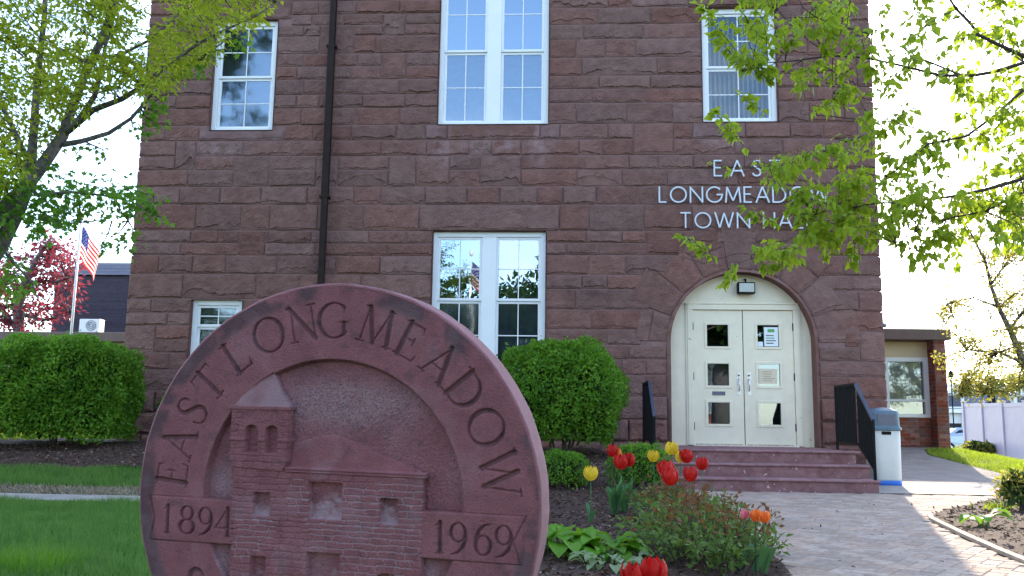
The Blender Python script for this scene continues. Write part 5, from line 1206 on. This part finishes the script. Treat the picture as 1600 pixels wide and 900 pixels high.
C2 = [(1190, 262), (1300, 215), (1388, 195), (1388, 390), (1345, 385), (1300, 392), (1230, 412), (1175, 412), (1180, 392), (1250, 350), (1235, 310)]
C3 = [(1385, 60), (1650, 40), (1650, 410), (1540, 380), (1490, 370), (1440, 330), (1385, 330)]
C4 = [(1430, -60), (1650, -60), (1650, 60), (1500, 30), (1430, 20)]
C5 = [(1385, 330), (1480, 340), (1560, 420), (1650, 440), (1650, 380), (1450, 430), (1410, 420)]
tg = inpx(C1, 85, -8.9, -8.2)+inpx(C2, 100, -8.9, -8.2)+inpx(C3, 150, -9.3, -7.9)+inpx(C4, 30, -9.3, -8.3)+inpx(C5, 22, -9, -8.2)
tD = twigs(tw, anc, tg, .003)
P1, D1 = along(tD, 14, .045, .35, .9); P2, D2 = along(tips3, 170., .03, .0, .8); P3, D3 = along([m_[5:] for m_ in main if len(m_) > 6], 26., .04, .1, .9)
P = np.concatenate([P1, P2, P3]); D = np.concatenate([D1, D2, D3]); n_ = len(P)
Ln = rng.uniform(.034, .078, n_); sc_ = 1.0; Wd = Ln*rng.uniform(.5, .75, n_); Nn = rng.normal(size=(n_, 3))*.6+np.array([0, -.3, 1.])
C0 = np.array(CAM); app = Ln/np.linalg.norm(P-C0, axis=1); inview = np.array([0 < ((Vector(p)-CAM).dot(CX)/(Vector(p)-CAM).dot(FW)*FPX+800) < 1600 for p in P]); order = np.argsort(-(app*inview)); big, small = order[:300], order[300:]
lt = npmesh('leaf', *(lambda V, F: (V, F))(*leaves(np.zeros((1, 3)), np.array([[1., 0, 0]]), np.array([[0, 0, 1.]]), np.array([1.]), np.array([1.]), T_OVAL)), M['leafR'])
for k in big:
    d_ = Vector(D[k]).normalized(); nn = Vector(Nn[k]); nn = (nn-d_*nn.dot(d_)).normalized(); sd_ = nn.cross(d_); o_ = link('leaf', lt, TR, False)
    R = Matrix(((d_.x*Ln[k], sd_.x*Wd[k], nn.x*Ln[k], P[k][0]), (d_.y*Ln[k], sd_.y*Wd[k], nn.y*Ln[k], P[k][1]), (d_.z*Ln[k], sd_.z*Wd[k], nn.z*Ln[k], P[k][2]), (0, 0, 0, 1)))
    o_.matrix_local = Matrix.Translation(-TR.location) @ R
mesh_leaves('crown', P[small], D[small], Nn[small], Ln[small], Wd[small], T_OVAL, M['leafR'], TR)
# catkins: little hanging seed clusters
k_ = np.array([i for i in range(len(P1)) if rnd.random() < .10]); Pc = np.repeat(P1[k_], 7, 0)+rng.normal(size=(len(k_)*7, 3))*.018; Dc = np.tile([0, 0, -1.], (len(Pc), 1))+rng.normal(size=Pc.shape)*.4
mesh_leaves('seed_clusters', Pc, Dc, rvec(len(Pc)), np.full(len(Pc), .016), np.full(len(Pc), .004), T_QUAD, M['leafGold'], TR)
st.build('trunk', M['twig'], TR, True); tw.build('twigs', M['twig'], TR)
# small golden tree behind on the lawn
def farbush(name, base, px, rad, polys, Y0, Y1, nt_, nl, size, mt, label, spread, bark='bark', droop=.2, r0=.012):
    t = empty(name, base, label, 'tree'); st = MB(); tw = MB(); anc = []
    for p_, r_ in zip(px, rad): anc += dense(limb(st, p_, r_, 6), .3)
    tg = []
    for P_, n_ in zip(polys, nt_): tg += inpx(P_, n_, Y0, Y1)
    tt = twigs(tw, anc, tg, r0); P, D = along(tt, nl, spread, .25, droop); n_ = len(P)
    mesh_leaves('crown', P, D, rng.normal(size=P.shape)*.8+np.array([0, 0, .6]), rng.uniform(.6, 1.3, n_)*size, rng.uniform(.4, .8, n_)*size, T_QUAD, mt, t)
    st.build('trunk', M[bark], t, True); tw.build('twigs', M['twig'], t); return t
farbush('young_tree', (9.55, 3.0, 0), [[(1680, 700, 3), (1650, 620, 3), (1600, 568, 3), (1578, 515, 3), (1560, 480, 3), (1548, 445, 3), (1540, 410, 3), (1520, 370, 3), (1500, 335, 3)], [(1600, 568, 3), (1560, 550, 3), (1510, 547, 3), (1470, 560, 3)], [(1560, 480, 3), (1520, 465, 3), (1480, 475, 3)], [(1578, 515, 3), (1610, 470, 3), (1625, 400, 3)], [(1640, 600, 3), (1590, 605, 2.8), (1540, 615, 2.8), (1500, 620, 2.8)], [(1548, 445, 3), (1580, 400, 3), (1590, 340, 3)]],
 [[.12, .10, .07, .05, .04, .032, .025, .018, .01], [.03, .02, .014, .008], [.02, .013, .006], [.03, .02, .01], [.03, .02, .014, .006], [.02, .015, .008]],
 [[(1470, 480), (1560, 430), (1660, 420), (1660, 600), (1590, 610), (1500, 600), (1465, 560)], [(1480, 320), (1600, 260), (1660, 300), (1660, 430), (1540, 440), (1480, 400)], [(1478, 585), (1560, 590), (1620, 600), (1600, 625), (1500, 622)]], 2.0, 4.2, [150, 100, 40], 40, .065, M['leafGold'], 'sparse tree with golden young leaves on the lawn behind the path', .16)
farbush('crimson_tree', (-23.3, 16, .2), [[(20, 560, 16), (30, 520, 16), (28, 480, 16), (40, 440, 16), (60, 400, 16), (80, 370, 16)], [(28, 490, 16), (70, 500, 16), (110, 490, 16)], [(30, 520, 16), (0, 480, 16), (-30, 430, 16)], [(40, 440, 16), (90, 440, 16), (120, 430, 16)]], [[.25, .2, .16, .12, .08, .03], [.08, .05, .02], [.1, .06, .03], [.06, .04, .02]],
 [[(-60, 420), (40, 400), (60, 370), (95, 385), (125, 395), (132, 430), (125, 470), (90, 500), (50, 515), (-60, 518)]], 15, 18.5, [230], 17, .17, M['leafRed'], 'crimson leaved maple behind the flagpole at the far left', .55, r0=.03)
def crown_tree(name, x, y, z0, h, rw, n, size, mt, label, group=None):
    t = empty(name, (x, y, z0), label, 'tree', group); st = MB(); st.tube([(x, y, z0-.3), (x+.1, y, z0+h*.35), (x, y, z0+h*.85)], [h*.03, h*.022, h*.006], 8)
    cs = [(rnd.gauss(0, .42), rnd.gauss(0, .42), rnd.uniform(.30, .97)) for _ in range(34)]; P = []; D = []
    for c in cs:
        sc_ = (1-.55*abs(c[2]-.55)*2*.8); cc_ = Vector((x+c[0]*rw*sc_*1.2, y+c[1]*rw*sc_*1.2, z0+c[2]*h)); st.tube([(x, y, z0+h*max(.25, c[2]-.2)), cc_], [h*.008, h*.002], 5, cap=False); r_ = rw*rnd.uniform(.22, .42)
        for _ in range(n//34): d_ = Vector((rnd.gauss(0, 1), rnd.gauss(0, 1), rnd.gauss(0, .8))).normalized(); P.append(tuple(cc_+d_*r_*rnd.random()**.4)); D.append(tuple(d_+Vector((0, 0, -.2))))
    P = np.array(P); D = np.array(D); k = len(P); mesh_leaves('crown', P, D, rng.normal(size=(k, 3))+np.array([0, 0, .8]), rng.uniform(.6, 1.3, k)*size, rng.uniform(.4, .8, k)*size, T_QUAD, mt, t); st.build('trunk', M['bark'], t, True); return t
for k, (x, y, h, rw) in enumerate(((32, 75, 5.6, 4.6), (41, 78, 6.6, 5.2), (50, 76, 6.0, 5), (61, 82, 7, 6))):
    crown_tree('distant_tree', x, y, -.6, h, rw, 2200, .5, M['leafFar'], ('hazy yellow green tree beyond the white shops, next to the annex', 'hazy yellow green tree over the middle of the white shops', 'hazy tree over the right part of the white shops', 'hazy tree at the far right beyond the shops')[k], 'distant trees beyond the shops')
# trees across the street, seen mirrored in the windows
for k, (x, y, h, rw, lb) in enumerate(((-15.5, -19, 19, 5.5, 'tall dark tree across the street mirrored in the upper left window'), (-3.2, -50, 10.5, 5, 'tree across the street mirrored low in the left half of the lower twin window'), (-7.8, -46, 9.5, 5, 'tree across the street standing left of the others'),
  (1.5, -42, 11.5, 3.6, 'slanting tree across the street mirrored in the right half of the lower twin window'), (7.5, -55, 9, 5, 'dark tree beside the white house across the street'), (-13, -48, 9, 5, 'low dark tree across the street behind the flagpole'), (-20, -30, 12, 6, 'broad dark tree across the street at its far end'), (6.6, -24.5, 13, 2.6, 'small dark tree in front of the white house, mirrored in the top door panes'))):
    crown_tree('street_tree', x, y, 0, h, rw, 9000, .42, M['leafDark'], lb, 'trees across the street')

# ------------------------------------------------------------------ flags
def flag(x, y, z0, h, fw_, fh, label, lab2, drape):
    t = empty('flagpole', (x, y, z0), label, 'flagpole'); MB().tube([(x, y, z0), (x, y, z0+h)], [.045, .028], 10).build('pole', M['pole'], t, True); MB().lathe([(.01, -.08), (.07, -.04), (.085, 0), (.06, .06), (.01, .09)], 12, (x, y, z0+h+.06)).build('finial', M['pole'], t, True)
    f = empty('flag', (x+.05, y, z0+h-.2), lab2, 'flag'); nu, nv_ = 26, 13; V = []; 
    for j in range(nv_+1):
        for i in range(nu+1):
            u_, v_ = i/nu, j/nv_; fold = math.sin(u_*9+v_*1.5)*.09*u_**.6*fh
            xx = x+.05+u_*fw_*drape*(1-.15*v_*u_); zz = z0+h-.2-v_*fh-u_*fw_*math.sqrt(max(0, 1-drape**2))*.8*(1-.15*v_); V.append((xx, y+fold+.1*u_, zz))
    for j in range(nv_):
        m_ = MB(); i0 = 11 if j < 7 else 0; vs = []; fs = []
        for i in range(i0, nu+1): vs += [V[j*(nu+1)+i], V[(j+1)*(nu+1)+i]]
        for i in range(nu-i0): fs.append((2*i, 2*i+1, 2*i+3, 2*i+2))
        m_.add(vs, fs).build('stripe', M['flagwhite'] if j % 2 else M['flagred'], f, True)
    vs = [V[j*(nu+1)+i] for j in range(8) for i in range(12)]; MB().add(vs, [(j*12+i, (j+1)*12+i, (j+1)*12+i+1, j*12+i+1) for j in range(7) for i in range(11)]).build('canton', M['flagblue'], f, True)
    sv = MB()
    for j in range(9):
        for i in range(6 if j % 2 == 0 else 5):
            a = V[int((j+.5)*7/9.)*(nu+1)+int((i+.6+(.5 if j % 2 else 0))*11/6.4)]; p_ = Vector(a)+Vector((0, 0, -((j+.5)*7/9. % 1)*fh/13))
            for yy in (-.02, .02): c_ = p_+Vector((0, yy, 0)); r_ = fh*.022; sv.add([c_+Vector((r_*(1 if q % 2 == 0 else .4)*math.sin(q*PI/5), 0, r_*(1 if q % 2 == 0 else .4)*math.cos(q*PI/5))) for q in range(10)], [tuple(range(10))])
    tag(sv.build('stars', M['flagwhite'], f), kind='stuff')
q = at(133, 345, 10); flag(q.x-.12, 10, g(q.x, 10), q.z-g(q.x, 10)+.1, 1.15, .95, 'white flagpole rising behind the clipped bush at the left', 'sunlit striped national flag hanging slack on the pole at the left', .45)
flag(-3.62, -20, 0, 7.2, 1.25, 1.0, 'white flagpole across the lawn mirrored in the lower twin window', 'striped flag blowing, mirrored in the lower twin window', .55)

# ------------------------------------------------------------------ buildings around
t = empty('brick_annex', (6.9, 8, .3), 'low flat roofed annex with red brick pier and big white window at the right', 'building')
AX0, AX1, AY = 6.2, 7.94, 5.6; zg = .25
def brickwall(x0, x1, y0, y1, z0, z1, name='brick_panel', axis_='x'):
    rows = int((z1-z0)/.075); big = MB()
    for r_ in range(rows):
        z = z0+(z1-z0)*r_/rows; zz = z+(z1-z0)/rows-.010; x = (x0 if axis_ == 'x' else y0)-(.1 if r_ % 2 else 0); e_ = x1 if axis_ == 'x' else y1
        while x < e_:
            a, b = max(x, x0 if axis_ == 'x' else y0), min(x+.2, e_); x += .21
            if b-a < .03: continue
            d_ = rnd.uniform(0, .004)
            if axis_ == 'x': big.box(a, b, y0-.012-d_, y0+.01, z, zz)
            else: big.box(x0-.012-d_, x0+.01, a, b, z, zz)
    o_ = big.build(name, M['brick'], t); return tag(o_, kind='stuff')
bx('wall', AX0, 7.70, AY+.002, AY+9, zg-.3, 1.02, M['brickmortar'], t); brickwall(AX0, 7.70, AY, AY, .30, 1.02)
bx('pier', 7.71, 7.94, AY-.35, AY+9, zg-.4, 2.63, M['brickmortar'], t); brickwall(7.72, 7.93, AY-.35, AY-.35, .30, 2.62); brickwall(7.71, 7.71, AY-.33, AY, .30, 2.62, axis_='y')
bx('panel', AX0, 7.70, AY-.02, AY+.1, 2.285, 2.62, M['beige'], t); bx('fascia', AX0-.3, 8.05, AY-.42, AY+9.1, 2.632, 2.86, M['fascia'], t, .01)
wt = empty('window', (7.2, AY, 1.03)); wt.parent = t; wt.matrix_parent_inverse = PM(t).inverted()
f = MB(); x0, x1, z0, z1 = 6.78, 7.70, 1.02, 2.285; f.box(x0, x0+.09, AY-.03, AY+.08, z0, z1); f.box(x1-.10, x1, AY-.03, AY+.08, z0, z1); f.box(x0+.09, x1-.1, AY-.028, AY+.08, z1-.09, z1); f.box(x0+.09, x1-.1, AY-.045, AY+.08, z0, z0+.075); f.box(x0+.09, x1-.1, AY-.02, AY+.08, z0+.33, z0+.38); f.build('frame', M['white'], wt, bevel=.006)
MB().add([(x0+.09, AY+.03, z0+.075), (x1-.1, AY+.03, z0+.075), (x1-.1, AY+.03, z1-.09), (x0+.09, AY+.03, z1-.09)], [(0, 1, 2, 3)]).build('pane', M['glassdark'], wt); bx('blind', x0+.09, x1-.1, AY+.10, AY+.11, z0+.38, z1-.08, M['offwhite'], wt); bx('room', x0+.09, x1-.1, AY+.5, AY+.51, z0, z1, M['interior'], wt)
bx('wall', AX0, 6.77, AY+.003, AY+.2, 1.02, 2.285, M['beige'], t)
t2 = empty('roof_vent', (6.90, 6.2, 2.85), 'small dark roof vent with pale hood on the annex roof edge', 'vent'); MB().lathe([(.05, 0), (.05, .12), (.16, .14), (.17, .20), (.07, .26), (.05, .30), (.05, .38), (.02, .48)], 16, (6.93, 6.2, 2.85)).build('hood', M['bluegrey'], t2, True)
# vinyl fence
A = at(1506, 632, 23); B = at(1600, 634, 17.8); dv = Vector((B.x-A.x, B.y-A.y, 0)); FN = empty('vinyl_fence', (A.x, A.y, -.2), 'pale mauve vinyl privacy fence with capped posts beyond the sunny lawn', 'fence'); ang = math.atan2(dv.y, dv.x); n_ = 7; stp = dv.length*.34
for k in range(n_):
    p_ = Vector((A.x, A.y, 0))+dv.normalized()*stp*k; zt = 1.80-.03*k; Mx = Matrix.Translation((p_.x, p_.y, 0)) @ Matrix.Rotation(ang, 4, 'Z')
    MB().box(-.07, .07, -.07, .07, -.8, zt+.03, M=Mx).box(-.09, .09, -.09, .09, zt+.031, zt+.07, M=Mx).build('post', M['fence'], FN)
    if k < n_-1:
        MB().box(.08, stp-.08, -.035, .035, zt-.17, zt-.03, M=Mx).build('rail', M['fence'], FN); pw = (stp-.16)/7
        for j in range(7): MB().box(.08+j*pw+.003, .08+(j+1)*pw-.003, -.018, .018, -.8, zt-.172, M=Mx).build('board', M['fence'], FN)
# far shops at the right
t = empty('white_shops', (28, 48, -.6), 'far white shop row with grey mansard roof and dormer windows', 'building'); Yb = 45; gz = -.7
bx('wall', 22, 37, Yb, Yb+9, gz, 1.75, M['housewhite'], t); bx('cornice', 21.7, 37.3, Yb-.3, Yb+9.2, 1.752, 2.0, M['white'], t); 
MB().add([(21.9, Yb-.1, 2.0), (37.1, Yb-.1, 2.0), (36.6, Yb+1.2, 3.35), (22.4, Yb+1.2, 3.35), (37.1, Yb+9, 2.0), (36.6, Yb+8, 3.35), (21.9, Yb+9, 2.0), (22.4, Yb+8, 3.35)], [(0, 1, 2, 3), (1, 4, 5, 2), (6, 0, 3, 7), (3, 2, 5, 7)]).build('roof', M['slate'], t); bx('roof_edge', 22.2, 36.8, Yb+1.05, Yb+8.2, 3.352, 3.62, M['housewhite'], t)
for cx in (24.75, 29.0, 33.2):
    d_ = empty('dormer', (cx, Yb, 2)); d_.parent = t; d_.matrix_parent_inverse = PM(t).inverted()
    bx('dormer_wall', cx-.6, cx+.6, Yb-.05, Yb+2, 2.001, 2.95, M['housewhite'], d_); MB().add([(cx-.75, Yb-.15, 2.95), (cx+.75, Yb-.15, 2.95), (cx, Yb-.15, 3.45), (cx-.75, Yb+2, 2.95), (cx+.75, Yb+2, 2.95), (cx, Yb+2, 3.45)], [(0, 1, 2), (0, 2, 5, 3), (1, 4, 5, 2)]).build('dormer_roof', M['white'], d_); bx('dormer_pane', cx-.38, cx+.38, Yb-.07, Yb-.052, 2.15, 2.85, M['slate'], d_)
for k in range(9):
    cx = 23+k*1.6; bx('shop_window', cx-.5, cx+.5, Yb-.02, Yb-.003, gz+.4, 1.1, M['interior'], t); bx('pillar', cx+.66, cx+.94, Yb-.35, Yb-.05, gz, 1.75, M['brick' if k % 3 == 1 else 'white'], t)
for k, px in enumerate((1490, 1548, 1555)):
    p_ = at(px, 660, 38-k); t = empty('lamp_post', (p_.x, p_.y, -.65), ('thin dark lamp post in front of the dormer, left of the others', 'thick dark post, left one of the close pair above the fence', 'thick dark post, right one of the close pair above the fence')[k], 'lamp post', 'dark posts by the street'); hh = at(px, 598 if k else 590, p_.y).z
    MB().tube([(p_.x, p_.y, -.7), (p_.x, p_.y, hh)], .035 if k == 0 else .09, 8).build('pole', M['darkmetal'], t)
    MB().lathe([(.05, 0), (.16, .05), (.14, .3), (.04, .4)], 8, (p_.x, p_.y, hh)).build('lantern', M['darkmetal'], t)
def car(cx, cy, z0, label, mt):
    t = empty('parked_car', (cx, cy, z0), label, 'car'); pr = [(-2.2, .35), (-2.2, .75), (-1.5, .92), (-.75, 1.38), (.7, 1.42), (1.45, .98), (2.1, .88), (2.2, .6), (2.2, .35)]
    m_ = MB(); vs = []
    for s_, q_ in ((-.85, 1), (-.9, 1), (.9, 1), (.85, 1)):
        for x, z in pr: vs.append((cx+x*(1 if abs(s_) > .86 else .99), cy+s_*(1 if z < 1 else .82), z0+z*(1 if abs(s_) > .86 else 1)))
    vs = vs[9:27]; n_ = 9; m_.add(vs, [tuple(range(n_)), tuple(range(2*n_-1, n_-1, -1))]+[(k, (k+1) % n_, n_+(k+1) % n_, n_+k) for k in range(n_)]).build('body', mt, t, bevel=.06)
    MB().add([(cx-1.25, cy-.865, z0+.97), (cx+1.2, cy-.865, z0+.97), (cx+.62, cy-.765, z0+1.34), (cx-.68, cy-.765, z0+1.32)], [(0, 1, 2, 3)]).build('side_window', M['interior'], t)
    for sx in (-1.35, 1.35):
        for sy in (-.86, .86): w_ = MB(); w_.lathe([(.30, -.1), (.33, -.08), (.33, .08), (.30, .1)], 18); o_ = w_.build('wheel', M['rubber'], t, True); o_.matrix_parent_inverse = Matrix(); o_.location = (sx, sy, .33); o_.rotation_euler = (PI/2, 0, 0); h_ = MB().lathe([(.18, -.11), (.19, -.105), (.19, .105), (.18, .11)], 14).build('rim', M['steel'], None); h_.parent = o_
    for sx in (-2.17, 2.17): bx('light', cx+sx-.04, cx+sx+.04, cy-.8, cy-.5, z0+.62, z0+.76, M['lampglass'], t)
    return t
car(22.35, 38, -.62, 'silver blue parked car glimpsed between the brick pier and the fence', M['carpaint'])
bush('small_shrub', (15.2, 20.5, -.15, .42), (.6, .4), 600, M['leafGold'], 'low yellow shrub below the parked car, left end of the vinyl fence', 'shrub', .09, wob=.4)
# left background
t = empty('flat_roofed_building', (-15, 15, .3), 'low beige building with brown roof edge behind the clipped bush', 'building'); 
bx('wall', -24, -8.3, 12.3, 19, 0, 3.0, M['beige'], t); bx('fascia', -24.4, -8.0, 12, 19.4, 3.002, 3.28, M['fascia'], t, .02)
a_ = at(143, 518, 12.8); t = empty('air_conditioner', (a_.x, 12.8, 3.28), 'white air conditioning unit on the flat roof beside the flagpole', 'air conditioner'); x0 = a_.x-.30; x1 = a_.x+.32
bx('case', x0, x1, 12.6, 12.95, 3.33, 3.74, M['white'], t, .015); bx('feet', x0+.05, x1-.05, 12.62, 12.9, 3.281, 3.329, M['darkmetal'], t)
for r_ in (.05, .10, .15): MB().tube([(a_.x+.08+r_*math.cos(a), 12.585, 3.54+r_*math.sin(a)) for a in [k*PI/12 for k in range(25)]], .008, 5).build('fan_guard', M['bluegrey'], t)
t = empty('dark_clad_building', (-17, 26, 0), 'dark building with grey shingled roof rising behind the flag at the left', 'building'); 
bx('wall', -21.3, -10, 22, 32, 0, 6.58, M['siding'], t)
for k in range(22): bx('cladding_course', -21.33, -10, 21.97-.004*(k % 2), 21.998, 4.1+k*.113, 4.1+k*.113+.104, M['siding'], t)
for k in range(8):
    f0, f1 = k/8, (k+1)/8; MB().add([(-21.5+.75*f0, 21.8+1.5*f0, 6.6+.78*f0+.03), (-9.8, 21.8+1.5*f0, 6.6+.78*f0+.03), (-9.8, 21.8+1.5*f1, 6.6+.78*f1), (-21.5+.75*f1, 21.8+1.5*f1, 6.6+.78*f1), (-21.5+.75*f0, 21.8+1.5*f0, 6.6+.78*f0), (-9.8, 21.8+1.5*f0, 6.6+.78*f0)], [(0, 1, 2, 3), (4, 5, 1, 0)]).build('shingle_course', M['slate'], t)
MB().add([(-20.75, 23.3, 7.38), (-9.8, 23.3, 7.38), (-9.8, 31, 7.38), (-20.75, 31, 7.38), (-21.5, 32.2, 6.6), (-9.8, 32.2, 6.6), (-21.5, 21.8, 6.6)], [(0, 1, 2, 3), (3, 2, 5, 4), (6, 0, 3, 4)]).build('roof', M['slate'], t)
# house across the street, mirrored in the door panes
t = empty('white_house', (9, -34, 0), 'white house with brick ground floor across the street, mirrored in the door panes', 'house')
bx('brick_wall', 4.0, 8.6, -36, -28, -.2, 1.25, M['brick'], t); bx('wall', 4.0, 8.6, -36, -27.99, 1.252, 4.2, M['housewhite'], t); MB().add([(3.6, -27.6, 4.2), (9.0, -27.6, 4.2), (9.0, -36.4, 4.2), (3.6, -36.4, 4.2), (6.3, -27.6, 6.2), (6.3, -36.4, 6.2)], [(0, 1, 4), (1, 2, 5, 4), (3, 0, 4, 5), (2, 3, 5)]).build('roof', M['slate'], t)
for cx in (5.0, 6.3, 7.6): bx('window', cx-.35, cx+.35, -27.985, -27.96, 2.2, 3.4, M['interior'], t); bx('window', cx-.3, cx+.3, -27.985, -27.96, .1, 1.0, M['white'], t)
